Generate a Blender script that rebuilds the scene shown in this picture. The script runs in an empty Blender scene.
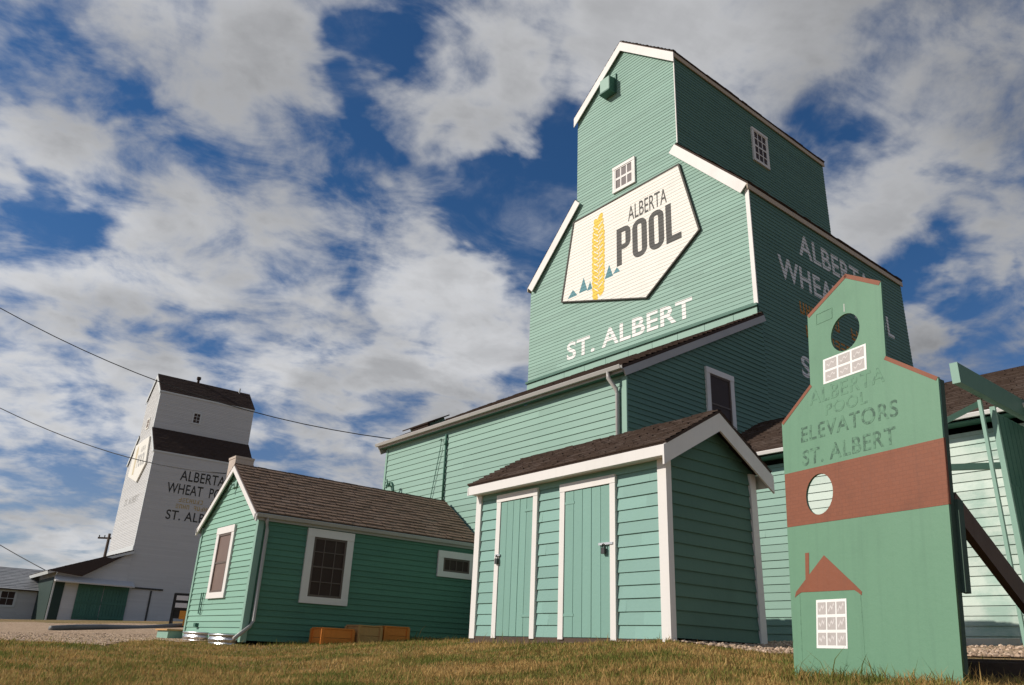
import bpy, bmesh, math, random
import numpy as np
from mathutils import Vector, Matrix
random.seed(7); rng = np.random.default_rng(11)
R = math.radians
scene = bpy.context.scene
COL = scene.collection

# ------------------------------------------------------------------ camera
cam_d = bpy.data.cameras.new('camera'); cam = bpy.data.objects.new('camera', cam_d); COL.objects.link(cam)
F_PX, PITCH, ROLL = 780.56, 21.74, -2.521
cam_d.sensor_width = 36.0; cam_d.lens = 36.0 * F_PX / 1024
cam_d.clip_start = 0.05; cam_d.clip_end = 6000
cam.matrix_world = Matrix.Rotation(R(90 + PITCH), 4, 'X') @ Matrix.Rotation(R(-ROLL), 4, 'Z')
scene.camera = cam

def ray(px, py):
    """Direction (horizontal part of unit length) seen at a pixel: used once, to survey the site."""
    a, b = (px - 512) / F_PX, (342.5 - py) / F_PX
    r, p = R(ROLL), R(PITCH)
    a, b = a*math.cos(r) + b*math.sin(r), -a*math.sin(r) + b*math.cos(r)
    x, y, z = a, math.cos(p) - b*math.sin(p), math.sin(p) + b*math.cos(p)
    h = math.hypot(x, y)
    return Vector((x/h, y/h, z/h))

# ------------------------------------------------------------------ light
SUN_AZ, SUN_EL = -95.0, 31.0
sun_dir = Vector((math.sin(R(SUN_AZ))*math.cos(R(SUN_EL)), math.cos(R(SUN_AZ))*math.cos(R(SUN_EL)), math.sin(R(SUN_EL))))
sd = bpy.data.lights.new('sun', 'SUN'); sd.energy = 4.25; sd.angle = R(0.53); sd.color = (1.0, 0.93, 0.83)
so = bpy.data.objects.new('sun', sd); COL.objects.link(so)
so.rotation_euler = sun_dir.to_track_quat('Z', 'Y').to_euler(); so.location = (-40, -10, 40)

scene.view_settings.view_transform = 'Standard'; scene.view_settings.look = 'None'
scene.view_settings.exposure = 0.0; scene.view_settings.gamma = 1.0
scene.view_settings.use_curve_mapping = False
try:
    scene.cycles.use_denoising = True
    scene.cycles.max_bounces = 6
except Exception: pass

# ------------------------------------------------------------------ node helper
class NT:
    def __init__(s, nt): s.nt = nt; s.n = nt.nodes; s.l = nt.links
    def new(s, t, **k):
        n = s.n.new(t)
        for a, v in k.items(): setattr(n, a, v)
        return n
    def put(s, sock, v):
        if isinstance(v, bpy.types.NodeSocket): s.l.new(v, sock)
        elif v is not None: sock.default_value = v
    def math(s, op, a, b=None, c=None, clamp=False):
        n = s.new('ShaderNodeMath', operation=op, use_clamp=clamp)
        for i, v in enumerate((a, b, c)):
            if v is not None: s.put(n.inputs[i], v)
        return n.outputs[0]
    def vmath(s, op, a, b=None, out=0):
        n = s.new('ShaderNodeVectorMath', operation=op)
        s.put(n.inputs[0], a)
        if b is not None: s.put(n.inputs[1], b)
        return n.outputs[out]
    def noise(s, vec, scale, detail=4, rough=.55, dist=0.0, out='Fac'):
        n = s.new('ShaderNodeTexNoise'); s.put(n.inputs['Vector'], vec)
        n.inputs['Scale'].default_value = scale; n.inputs['Detail'].default_value = detail
        n.inputs['Roughness'].default_value = rough; n.inputs['Distortion'].default_value = dist
        return n.outputs[out]
    def smooth(s, v, a, b, c=0.0, d=1.0, kind='SMOOTHSTEP'):
        n = s.new('ShaderNodeMapRange', interpolation_type=kind)
        s.put(n.inputs[0], v)
        for i, q in enumerate((a, b, c, d)): s.put(n.inputs[i+1], q)
        return n.outputs[0]
    def mix(s, f, a, b, blend='MIX'):
        n = s.new('ShaderNodeMix', data_type='RGBA', blend_type=blend)
        s.put(n.inputs[0], f); s.put(n.inputs[6], a); s.put(n.inputs[7], b)
        return n.outputs[2]
def rgba(c): return (c[0], c[1], c[2], 1.0)

# ------------------------------------------------------------------ sky with broken cloud
world = bpy.data.worlds.new('World'); scene.world = world; world.use_nodes = True
W = NT(world.node_tree); W.n.clear()
tc = W.new('ShaderNodeTexCoord'); gd = W.vmath('NORMALIZE', tc.outputs['Generated'])
sky = W.new('ShaderNodeTexSky', sky_type='NISHITA', sun_disc=False)
sky.sun_elevation = R(SUN_EL); sky.sun_rotation = R(SUN_AZ); sky.air_density = 1.0; sky.dust_density = 0.3; sky.ozone_density = 2.0
SKY_STR = 0.07
sep = W.new('ShaderNodeSeparateXYZ'); W.l.new(gd, sep.inputs[0])
tint = W.mix(W.smooth(sep.outputs[2], .02, .50), (.80, .80, .98, 1), (0.40, 0.76, 1.10, 1))
skyc = W.mix(1.0, sky.outputs[0], tint, 'MULTIPLY')
zc = W.math('ADD', W.math('MAXIMUM', sep.outputs[2], 0.0), 0.26)
cx, cy = W.math('DIVIDE', sep.outputs[0], zc), W.math('DIVIDE', sep.outputs[1], zc)
comb = W.new('ShaderNodeCombineXYZ'); W.l.new(cx, comb.inputs[0]); W.l.new(cy, comb.inputs[1]); comb.inputs[2].default_value = 3.7
P = comb.outputs[0]
big = W.noise(P, 1.7, 3, .5, .2)
fine = W.noise(P, 5.2, 8, .58, .3)
# ripples of the cloud deck run across the sky from upper left to lower right
ca, sa = math.cos(R(28)), math.sin(R(28))
cr = W.new('ShaderNodeCombineXYZ')
W.l.new(W.math('ADD', W.math('MULTIPLY', cx, ca*2.6), W.math('MULTIPLY', cy, sa*2.6)), cr.inputs[0])
W.l.new(W.math('ADD', W.math('MULTIPLY', cx, -sa*3.7), W.math('MULTIPLY', cy, ca*3.7)), cr.inputs[1])
wisp = W.noise(cr.outputs[0], 2.2, 7, .60, .6)
base = W.math('ADD', W.math('ADD', W.math('MULTIPLY', big, .22), W.math('MULTIPLY', fine, .48)), W.math('MULTIPLY', wisp, .30))
# where the cloud deck of that day was closed (+) and open (-): directions in the sky
BUMPS = [(440, 95, 85, .22), (570, 190, 40, -.10), (480, 200, 45, -.08), (375, 130, 40, 0.04), (530, 225, 75, -0.17), (455, 190, 60, -0.12), (565, 150, 45, -0.12), (610, 270, 60, -0.12), (330, 15, 40, -0.15), (375, 20, 30, -0.06), (435, 52, 26, -0.07), (322, 95, 22, -0.07), (338, 150, 22, -0.07),
         (200, 60, 110, 0.11), (260, 130, 60, 0.08), (50, 110, 70, 0.08), (100, 85, 36, -0.09), (120, 110, 30, -0.04), (20, 30, 50, -0.08), (15, 150, 40, -0.10), (60, 235, 60, -0.13), (15, 190, 45, -0.08), (250, 165, 34, -0.05), (160, 180, 45, -0.02),
         (300, 220, 60, 0.07), (180, 300, 130, 0.07), (470, 340, 80, 0.12), (365, 330, 26, -0.07), (330, 400, 80, 0.12), (420, 250, 60, 0.05), (190, 330, 26, -0.07), (690, 20, 140, .11), (900, 30, 150, .09), (790, 90, 40, -.08), (960, 70, 45, -.06), (880, 120, 30, -.07), (850, 150, 70, 0.09), (1000, 110, 60, 0.08), (840, 115, 34, -0.07),
         (960, 190, 50, -0.10), (880, 215, 60, 0.07), (940, 260, 60, -0.15), (985, 225, 36, 0.08), (880, 320, 60, -0.16), (1000, 320, 60, -0.12), (930, 345, 34, 0.10), (975, 275, 40, 0.14), (940, 290, 30, 0.08), (860, 60, 40, -0.05),
         (500, 90, 40, 0.06), (130, 430, 60, 0.07), (70, 480, 45, -0.12), (280, 445, 55, -0.10), (60, 530, 60, 0.10), (30, 430, 50, 0.06), (60, 385, 40, -0.03), (590, 60, 60, 0.10), (440, 400, 60, 0.10), (390, 440, 40, -0.06)]
acc = W.math('ADD', W.math('MULTIPLY', base, 1.55), -.262)
wn1 = W.noise(P, 1.7, 3, .55, 0, 'Color'); wn2 = W.noise(P, 6.0, 4, .6, 0, 'Color')
half = (.5, .5, .5)
gdw = W.vmath('ADD', gd, W.vmath('MULTIPLY', W.vmath('SUBTRACT', wn1, half), (.26, .26, .26)))
gdw = W.vmath('NORMALIZE', W.vmath('ADD', gdw, W.vmath('MULTIPLY', W.vmath('SUBTRACT', wn2, half), (.15, .15, .15))))
for px, py, rad, amp in BUMPS:
    c = ray(px, py).normalized(); e = ray(px + rad, py).normalized()
    dt = W.vmath('DOT_PRODUCT', gdw, tuple(c), out=1)
    acc = W.math('ADD', acc, W.smooth(dt, c.dot(ray(px + rad*1.25, py).normalized()), 1.0, 0.0, amp))
CLD = W.smooth(acc, .385, .67)
CLD = W.math('MAXIMUM', CLD, W.smooth(W.math('ADD', W.math('MULTIPLY', wisp, .6), W.math('MULTIPLY', fine, .4)), .46, .75, 0.0, .42))
shade = W.noise(W.vmath('ADD', P, (.10, .02, .0)), 2.6, 6, .55, .3)
thick = W.smooth(acc, .57, .80)
lum = W.math('ADD', W.smooth(shade, .32, .68, .47, .72), W.math('MULTIPLY', thick, -.12))
topd = W.smooth(sep.outputs[2], .50, .85, 1.0, .72)
right = W.smooth(sep.outputs[0], .05, .6, 1.0, .60)
lum = W.math('MULTIPLY', W.math('MULTIPLY', lum, topd), right)
cloudc = W.mix(1.0, (.975, .985, 1.01, 1), lum, 'MULTIPLY')
# blue deepens upward, paler low down
b_sky = W.new('ShaderNodeBackground'); W.l.new(skyc, b_sky.inputs[0]); b_sky.inputs[1].default_value = SKY_STR
b_cld = W.new('ShaderNodeBackground'); W.l.new(cloudc, b_cld.inputs[0]); b_cld.inputs[1].default_value = 1.0
mx = W.new('ShaderNodeMixShader'); W.l.new(W.math('MULTIPLY', CLD, .96), mx.inputs[0]); W.l.new(b_sky.outputs[0], mx.inputs[1]); W.l.new(b_cld.outputs[0], mx.inputs[2])
wo = W.new('ShaderNodeOutputWorld'); W.l.new(mx.outputs[0], wo.inputs[0])

# ------------------------------------------------------------------ materials
def mat(name, col, rough=.6, island=.08, stain=.10, sscale=1.2, streak=0.0, stain_col=None, stain_lo=.5, stain_hi=.75, bump=0.0, bscale=40, spec=.3, metal=0.0, col2=None, fine_amt=.05, streak_axis='Z'):
    m = bpy.data.materials.new(name); m.use_nodes = True
    N = NT(m.node_tree); N.n.clear()
    bs = N.new('ShaderNodeBsdfPrincipled'); o = N.new('ShaderNodeOutputMaterial'); N.l.new(bs.outputs[0], o.inputs[0])
    geo = N.new('ShaderNodeNewGeometry'); tcx = N.new('ShaderNodeTexCoord'); oc = tcx.outputs['Object']
    c = rgba(col)
    if col2 is not None: c = N.mix(geo.outputs['Random Per Island'], rgba(col), rgba(col2))
    n1 = N.noise(oc, sscale, 5, .6)
    c = N.mix(N.smooth(n1, stain_lo, stain_hi, 0, stain), c, rgba(stain_col if stain_col else tuple(q*.55 for q in col)))
    if streak:
        mp = N.vmath('MULTIPLY', oc, (14, 14, .7) if streak_axis == 'Z' else (1.2, 1.2, 16))
        c = N.mix(N.smooth(N.noise(mp, 1.0, 5, .65), .45, .8, 0, streak), c, rgba(stain_col if stain_col else tuple(q*.6 for q in col)))
    val = N.math('ADD', 1.0 - island/2 - fine_amt/2, N.math('ADD', N.math('MULTIPLY', geo.outputs['Random Per Island'], island), N.math('MULTIPLY', N.noise(oc, bscale*.6, 3, .7), fine_amt*1.0)))
    hsv = N.new('ShaderNodeHueSaturation'); N.put(hsv.inputs['Value'], val); N.put(hsv.inputs['Color'], c)
    N.l.new(hsv.outputs[0], bs.inputs['Base Color'])
    N.put(bs.inputs['Roughness'], N.math('ADD', rough - .06, N.math('MULTIPLY', n1, .12)))
    bs.inputs['Specular IOR Level'].default_value = spec; bs.inputs['Metallic'].default_value = metal
    if bump:
        b = N.new('ShaderNodeBump'); b.inputs['Strength'].default_value = bump; b.inputs['Distance'].default_value = .01
        N.put(b.inputs['Height'], N.noise(oc, bscale, 4, .65)); N.l.new(b.outputs[0], bs.inputs['Normal'])
    return m

MINT = (.238, .385, .318)      # mint green of the front walls
DEEP = (.105, .205, .160)      # darker version of that green, used on side and rear walls
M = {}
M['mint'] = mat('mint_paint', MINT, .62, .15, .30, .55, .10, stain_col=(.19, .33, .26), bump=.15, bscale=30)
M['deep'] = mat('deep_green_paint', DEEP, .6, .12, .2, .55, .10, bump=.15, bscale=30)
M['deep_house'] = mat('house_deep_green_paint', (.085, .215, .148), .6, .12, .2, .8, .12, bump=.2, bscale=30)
M['mint_trim'] = mat('mint_trim_paint', (.235, .39, .315), .55, .05, .15, .9)
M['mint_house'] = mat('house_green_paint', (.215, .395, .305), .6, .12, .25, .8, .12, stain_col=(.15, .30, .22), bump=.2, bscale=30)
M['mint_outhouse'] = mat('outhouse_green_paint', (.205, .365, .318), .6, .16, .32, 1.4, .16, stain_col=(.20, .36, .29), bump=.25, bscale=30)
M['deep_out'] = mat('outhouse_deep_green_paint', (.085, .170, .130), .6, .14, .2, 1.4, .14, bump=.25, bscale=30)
M['mint_door'] = mat('door_green_paint', (.195, .355, .300), .6, .10, .25, 1.2, .25, stain_col=(.17, .31, .24), bump=.25, bscale=25)
M['pale_streaked'] = mat('streaky_pale_mint_paint', (.33, .47, .40), .6, .22, .85, 1.1, .7, stain_col=(.60, .67, .60), stain_lo=.40, stain_hi=.60, bump=.2, streak_axis='X')  # pale mint, mottled and streaked with a whiter green
M['dark_green'] = mat('dark_green_paint', (.055, .15, .11), .6, .14, .2, 1.0, .15, bump=.2)
M['white'] = mat('white_paint', (.74, .71, .68), .55, .06, .18, 1.5, .12, stain_col=(.52, .48, .43), bump=.1)
M['letter'] = mat('white_lettering_paint', (.78, .77, .74), .6, .03, .15, 3.0)
M['grey_letter'] = mat('side_white_lettering_paint', (.80, .79, .77), .6, .03, .15, 3.0)
M['signwhite'] = mat('sign_white_paint', (.80, .77, .70), .6, .04, .10, 1.0, .06)
M['black_letter'] = mat('charcoal_lettering_paint', (.035, .034, .030), .6, .03, .3, 3.0, stain_col=(.08, .08, .07))
M['yellow'] = mat('yellow_paint', (.80, .53, .035), .6, .03, .15, 3.0)
M['amber'] = mat('amber_lettering_paint', (.62, .27, .04), .6, .03, .15, 3.0)
M['teal'] = mat('teal_paint', (.06, .22, .26), .6, .03, .15, 3.0)
M['signedge'] = mat('sign_edge_paint', (.07, .065, .055), .7, .03, .2, 2.0)
M['shingle'] = mat('brown_shingle', (.120, .083, .064), .85, .55, .5, 1.6, .3, col2=(.060, .040, .032), stain_col=(.17, .135, .115), bump=.5, bscale=60, spec=.15, fine_amt=.2)
M['cedar'] = mat('weathered_cedar_shingle', (.31, .205, .150), .9, .5, .35, 1.6, col2=(.175, .118, .088), stain_col=(.34, .25, .20), bump=.5, bscale=60, spec=.1, fine_amt=.2)
M['shingle_dark'] = mat('dark_brown_shingle', (.080, .052, .040), .85, .45, .3, 1.2, col2=(.050, .035, .029), bump=.5, bscale=60, spec=.15, fine_amt=.2)
M['gutter'] = mat('gutter_metal', (.40, .385, .36), .4, .03, .2, 2.0, spec=.5)
M['pane_dark'] = mat('dark_screened_glass', (.055, .036, .030), .45, 0, .3, 2.0, stain_col=(.10, .07, .06), spec=.12)
M['sash'] = mat('brown_sash_paint', (.13, .10, .085), .6, 0, .2, 3.0)
M['tan_trim'] = mat('tan_fascia_paint', (.52, .42, .31), .6, .03, .2, 1.5)
M['pane_grey'] = mat('reflection_grey_glass', (.13, .105, .105), .5, 0, .4, 3.0, stain_col=(.20, .17, .17), spec=.15)  # grey base colour stands in for the panes' reflection
M['pane_brown'] = mat('curtained_glass', (.19, .130, .105), .4, 0, .4, 2.0, stain_col=(.25, .19, .15), spec=.2)
M['greywood'] = mat('light_grey_siding_paint', (.565, .56, .555), .65, .08, .25, .25, .12, stain_col=(.50, .50, .49), bump=.1)
M['greytrim'] = mat('pale_trim_paint', (.60, .62, .62), .6, .03, .15, 1.0)
M['brick'] = mat('pale_chimney_brick', (.50, .42, .36), .85, .1, .4, 5.0, bump=.6, bscale=25)
M['orange'] = mat('orange_stained_wood', (.72, .235, .042), .5, .25, .35, 3.0, .3, bump=.3, bscale=30)
M['tan'] = mat('tan_weathered_wood', (.52, .29, .11), .6, .2, .35, 3.0, .3, bump=.3, bscale=30)
M['galv'] = mat('galvanised_steel', (.62, .63, .64), .28, .05, .2, 4.0, metal=.9, spec=.5)
M['cable'] = mat('black_cable', (.02, .02, .02), .6, 0, 0)
M['pole'] = mat('weathered_pole_wood', (.09, .065, .05), .85, 0, .3, 2.0)
M['brownwood'] = mat('dark_brown_wood', (.115, .068, .050), .7, .1, .4, 3.0, .4, bump=.3, bscale=30)
M['timber'] = mat('old_dark_timber', (.085, .058, .044), .85, .1, .4, 4.0, .4, bump=.5, bscale=30)
M['hinge'] = mat('dull_lock_metal', (.03, .03, .03), .45, 0, .2, 5.0, spec=.5)
M['steel'] = mat('worn_bright_steel', (.6, .6, .6), .35, 0, .2, 5.0, metal=.8)
M['board'] = mat('cutout_board_green_paint', (.118, .245, .152), .55, 0, .45, 1.6, .40, stain_col=(.088, .185, .118), bump=.15, bscale=20)
M['board_edge'] = mat('cutout_edge_dark_paint', (.06, .10, .075), .7, 0, .3, 3.0)
M['board_red'] = mat('brick_red_paint', (.215, .066, .029), .6, 0, .6, 2.2, .35, stain_col=(.13, .045, .024), bump=.2, bscale=20)
M['faded'] = mat('faded_dark_green_lettering', (.040, .095, .060), .6, 0, .95, 26.0, stain_col=(.112, .235, .145), stain_lo=.42, stain_hi=.58)
M['very_faded'] = mat('worn_away_lettering', (.070, .155, .098), .6, 0, 1.0, 22.0, stain_col=(.118, .245, .152), stain_lo=.38, stain_hi=.52)
M['paneart'] = mat('painted_window_grey', (.43, .39, .37), .6, 0, .4, 9.0)
M['paneart_light'] = mat('painted_window_squiggle', (.60, .56, .54), .6, 0, .3, 9.0)
M['concrete'] = mat('pale_concrete', (.40, .36, .32), .85, 0, .4, 3.0, bump=.4)
M['greypipe'] = mat('grey_pipe', (.17, .175, .175), .6, 0, .3, 1.0)
M['pale_yellow'] = mat('sun_bleached_yellow_paint', (.62, .53, .36), .6, .03, .2, 2.0); M['pale_grey_paint'] = mat('sun_bleached_grey_paint', (.42, .41, .39), .6, .03, .3, 2.0)
M['old_gold'] = mat('worn_gold_lettering_paint', (.50, .36, .14), .6, .03, .4, 3.0)
M['porch_dark'] = mat('blackish_door_and_shade', (.022, .045, .038), .6, .1, .2, 1.0)
M['black'] = mat('black_metal', (.015, .015, .016), .5, 0, .2, 3.0)
M['plastic_white'] = mat('white_panel', (.6, .6, .62), .5, .2, .1, 3.0)

# ------------------------------------------------------------------ mesh builder
class MB:
    def __init__(s): s.v = []; s.f = []
    def poly(s, pts):
        i = len(s.v); s.v += [tuple(p) for p in pts]; s.f.append(tuple(range(i, i+len(pts))))
    def hexa(s, c):
        i = len(s.v); s.v += [tuple(p) for p in c]
        for q in ((0,3,2,1),(4,5,6,7),(0,1,5,4),(1,2,6,5),(2,3,7,6),(3,0,4,7)): s.f.append(tuple(i+k for k in q))
    def box(s, x0, x1, y0, y1, z0, z1):
        s.hexa([(x0,y0,z0),(x1,y0,z0),(x1,y1,z0),(x0,y1,z0),(x0,y0,z1),(x1,y0,z1),(x1,y1,z1),(x0,y1,z1)])
    def pbox(s, pl, a0, a1, b0, b1, o0, o1):
        s.hexa([pl(a0,b0,o0),pl(a1,b0,o0),pl(a1,b1,o0),pl(a0,b1,o0),pl(a0,b0,o1),pl(a1,b0,o1),pl(a1,b1,o1),pl(a0,b1,o1)])
    def prism(s, pl, outline, o0, o1):
        n = len(outline); i = len(s.v)
        s.v += [tuple(pl(a, b, o0)) for a, b in outline] + [tuple(pl(a, b, o1)) for a, b in outline]
        s.f.append(tuple(range(i, i+n))); s.f.append(tuple(range(i+2*n-1, i+n-1, -1)))
        for k in range(n): s.f.append((i+k, i+(k+1) % n, i+n+(k+1) % n, i+n+k))
    def bar(s, p, q, w, h, up=(0,0,1)):
        p, q = Vector(p), Vector(q); d = (q-p).normalized(); sd_ = d.cross(Vector(up)).normalized(); u = sd_.cross(d).normalized()
        s.hexa([e + sd_*a*w/2 + u*b*h/2 for b in (-1, 1) for e, a in ((p,-1),(p,1),(q,1),(q,-1))])
    def tube(s, pts, r, n=8, cap=True):
        pts = [Vector(p) for p in pts]; rings = []
        rr = r if isinstance(r, (list, tuple)) else [r]*len(pts)
        for k, p in enumerate(pts):
            d = (pts[min(k+1, len(pts)-1)] - pts[max(k-1, 0)]).normalized()
            a = d.cross(Vector((0,0,1)))
            if a.length < .05: a = d.cross(Vector((1,0,0)))
            a.normalize(); b = d.cross(a); i = len(s.v); rings.append(i)
            s.v += [tuple(p + (a*math.cos(t*2*math.pi/n) + b*math.sin(t*2*math.pi/n))*rr[k]) for t in range(n)]
        for i, j in zip(rings, rings[1:]):
            for t in range(n): s.f.append((i+t, i+(t+1) % n, j+(t+1) % n, j+t))
        if cap:
            s.f.append(tuple(range(rings[0]+n-1, rings[0]-1, -1))); s.f.append(tuple(range(rings[-1], rings[-1]+n)))
    def build(s, name, material, parent=None, inv=None, dz=0.0, smooth=False):
        me = bpy.data.meshes.new(name)
        vs = s.v
        if inv is not None: vs = [tuple(inv @ Vector(p)) for p in vs]
        elif dz: vs = [(p[0], p[1], p[2]-dz) for p in vs]
        me.from_pydata([tuple(map(float, p)) for p in vs], [], s.f); me.update()
        bm = bmesh.new(); bm.from_mesh(me); bmesh.ops.recalc_face_normals(bm, faces=bm.faces); bm.to_mesh(me); bm.free()
        me.materials.append(material)
        if smooth: me.polygons.foreach_set('use_smooth', [True]*len(me.polygons))
        o = bpy.data.objects.new(name, me); COL.objects.link(o)
        if parent is not None: o.parent = parent
        return o

def tag(o, label=None, cat=None, group=None, kind=None):
    if label: o['label'] = label
    if cat: o['category'] = cat
    if group: o['group'] = group
    if kind: o['kind'] = kind
    return o
def empty(name, loc, rot=(0,0,0), label=None, cat=None, group=None):
    o = bpy.data.objects.new(name, None); COL.objects.link(o); o.location = loc; o.rotation_euler = rot
    o.empty_display_size = .3
    return tag(o, label, cat, group)

# ---- clapboards: each course is a tilted board with a drip edge
def clip_low(poly, z):
    out = []
    for i, p in enumerate(poly):
        q = poly[(i+1) % len(poly)]
        if p[1] >= z: out.append(p)
        if (p[1] >= z) != (q[1] >= z): t = (z-p[1])/(q[1]-p[1]); out.append((p[0]+t*(q[0]-p[0]), z))
    return out
def clip_high(poly, z): return [(a, -b) for a, b in clip_low([(a, -b) for a, b in poly], -z)]
def clip_a(poly, a0, a1):
    p = [(b, a) for a, b in poly]; p = clip_low(p, a0) if p else p; p = clip_high(p, a1) if p else p
    return [(a, b) for b, a in p]
def siding(mb, pl, outline, z0, rev, t, base=0.004, board=4.2):
    zmax = max(p[1] for p in outline); amin = min(p[0] for p in outline); amax = max(p[0] for p in outline)
    k = 0; z = z0
    while z < zmax - 1e-4:
        band = clip_low(outline, z)
        if band: band = clip_high(band, z+rev)
        if band and len(band) >= 3:
            cuts = [amin - 1]; a = amin + random.uniform(.3, 1)*board
            while a < amax: cuts.append(a); a += random.uniform(.7, 1.3)*board
            cuts.append(amax + 1)
            for c0, c1 in zip(cuts, cuts[1:]):
                pc = clip_a(band, c0, c1)
                if len(pc) < 3: continue
                jt = t*random.uniform(.88, 1.12)
                mb.poly([pl(a_, b_, base + jt*(1-(b_-z)/rev)) for a_, b_ in pc])
                low = [p for p in pc if abs(p[1]-z) < 1e-6]
                if len(low) >= 2:
                    a_0, a_1 = min(p[0] for p in low), max(p[0] for p in low)
                    i = len(mb.v)  # underside shares the board's island through a weld later
                    mb.poly([pl(a_0, z, base+jt), pl(a_1, z, base+jt), pl(a_1, z, -.01), pl(a_0, z, -.01)])
        z += rev
def shingles(mb, pl, a0, a1, s0, s1, rev=.14, wid=.16, t=.018, slopecut=None):
    s = s0; k = 0
    while s < s1 - 1e-3:
        e = min(s + rev, s1); a = a0 - random.uniform(0, wid)
        while a < a1:
            w = wid*random.uniform(.6, 1.5); b0, b1 = max(a, a0), min(a+w, a1)
            if b1 - b0 > .01:
                j = random.uniform(-.012, .012) if s > s0 else 0; tt = t*random.uniform(.7, 1.4)
                mb.poly([pl(b0, s+j, tt), pl(b1-.004, s+j, tt), pl(b1-.004, e+.01, .001), pl(b0, e+.01, .001)])
                mb.poly([pl(b0, s+j, tt), pl(b1-.004, s+j, tt), pl(b1-.004, s+j, -.004), pl(b0, s+j, -.004)])
            a += w
        s = e
def chevron(pts, h0, h1):
    """Outline of a bargeboard: eave, ridge, eave, moved down by h0 and h1."""
    return [(a, z-h0) for a, z in pts] + [(a, z-h1) for a, z in reversed(pts)]
def text2d(body, a0, a1, z0, z1, bold=0.0, spacing=1.0):
    """Letters as triangles, stretched to fill a rectangle of the wall."""
    cu = bpy.data.curves.new('tmp_text', 'FONT'); cu.body = body; cu.size = 1; cu.offset = bold; cu.space_character = spacing; cu.fill_mode = 'FRONT'
    o = bpy.data.objects.new('tmp_text', cu); COL.objects.link(o)
    dg = bpy.context.evaluated_depsgraph_get(); me = bpy.data.meshes.new_from_object(o.evaluated_get(dg))
    me.calc_loop_triangles()
    v = np.array([p.co[:2] for p in me.vertices]); mn, mx_ = v.min(0), v.max(0)
    v = (v-mn)/(mx_-mn); v = v*np.array([a1-a0, z1-z0]) + np.array([a0, z0])
    tris = [[tuple(v[i]) for i in tr.vertices] for tr in me.loop_triangles]
    bpy.data.objects.remove(o); bpy.data.curves.remove(cu); bpy.data.meshes.remove(me)
    return tris
def paint(mb, pl, polys, z0, rev, t, base=.004, lift=.003):
    """Lay flat polygons on the clapboards, course by course, so they read as paint."""
    for poly in polys:
        lo, hi = min(p[1] for p in poly), max(p[1] for p in poly)
        k = math.floor((lo-z0)/rev)
        while z0 + k*rev < hi:
            z = z0 + k*rev; q = clip_low(list(poly), z)
            if q: q = clip_high(q, z+rev)
            if len(q) >= 3: mb.poly([pl(a, b, base + lift + t*1.12*(1-(b-z)/rev)) for a, b in q])
            k += 1
def flat(mb, pl, polys, off):
    for p in polys: mb.poly([pl(a, b, off) for a, b in p])
def inscribe(pl, tris, material, parent, dz=0, z0=None, rev=None, t=None, lift=.003, off=None):
    """One lettering part for each word."""
    h = max(p[1] for q in tris for p in q) - min(p[1] for q in tris for p in q); words = []; end = -1e9
    for q in sorted(tris, key=lambda q: min(p[0] for p in q)):
        if min(p[0] for p in q) > end + .26*h: words.append([])
        words[-1].append(q); end = max(end, max(p[0] for p in q))
    for w in words:
        mb = MB()
        if off is None: paint(mb, pl, w, z0, rev, t, lift=lift)
        else: flat(mb, pl, w, off)
        mb.build('lettering', material, parent, dz=dz)
def window(pl, a0, a1, z0, z1, cas, nx, ny, parent, frame_m, pane_m, dz=0, depth=.055, mun=.022, sash=.04, sill=False, inv=None, base=.03, sash_m=None):
    mb = MB()
    mb.pbox(pl, a0, a0+cas, z0, z1, 0, depth); mb.pbox(pl, a1-cas, a1, z0, z1, 0, depth)
    mb.pbox(pl, a0-.002, a1+.002, z1-cas, z1+.003, 0, depth+.008); mb.pbox(pl, a0-.002, a1+.002, z0-.003, z0+cas*.8, 0, depth+(.03 if sill else .004))
    i0, i1, j0, j1 = a0+cas, a1-cas, z0+cas*.8, z1-cas
    mb0 = mb
    if sash_m is not None: mb = MB()
    for u in (i0, i1-sash): mb.pbox(pl, u, u+sash, j0, j1, 0, base+.018)
    for u in (j0, j1-sash): mb.pbox(pl, i0+sash, i1-sash, u, u+sash, 0, base+.016)
    for k in range(1, nx): u = i0 + (i1-i0)*k/nx; mb.pbox(pl, u-mun/2, u+mun/2, j0+sash, j1-sash, 0, base+.010)
    for k in range(1, ny):
        w_ = mun*(1.6 if (ny % 2 == 0 and k == ny//2) else 1); u = j0 + (j1-j0)*k/ny; mb.pbox(pl, i0+sash, i1-sash, u-w_/2, u+w_/2, 0, base+.012)
    o = mb0.build('window', frame_m, parent, dz=dz, inv=inv)
    if sash_m is not None: mb.build('sash', sash_m, o, dz=dz, inv=inv)
    g = MB(); g.pbox(pl, i0+.01, i1-.01, j0+.01, j1-.01, .0, base)
    g.build('pane', pane_m, o, dz=dz, inv=inv)
    return o

# ------------------------------------------------------------------ ground
# survey: for each bearing the image height of the ground at some distances
PROF = {-250: [(0, -.35), (5, 700), (9, 668), (13, 648), (17, 638), (60, 611)],
        0:   [(0, -.35), (5, 707), (9, 663), (13, 642), (17, 638), (30, 630), (60, 619)],
        250: [(0, -.35), (5, 698), (8, 679), (12, 659), (14.6, 649), (17, 642), (30, 633), (60, 622)],
        470: [(0, -.35), (5, 696), (8, 669), (12.4, 644), (30, 634), (60, 628)],
        670: [(0, -.35), (5, 688), (7.4, 657), (9.7, 640.5), (16, 638), (60, 634)],
        770: [(0, -.35), (5, 694), (6.2, 680), (7.6, 664), (11.2, 645.5), (14.6, 642.5), (60, 636)],
        960: [(0, -.35), (4.5, 700), (5.3, 689), (7.5, 668), (12.5, 643), (60, 640)],
        1120: [(0, -.35), (4.5, 702), (5.3, 692), (7.5, 670), (12, 647), (60, 640)]}
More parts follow.
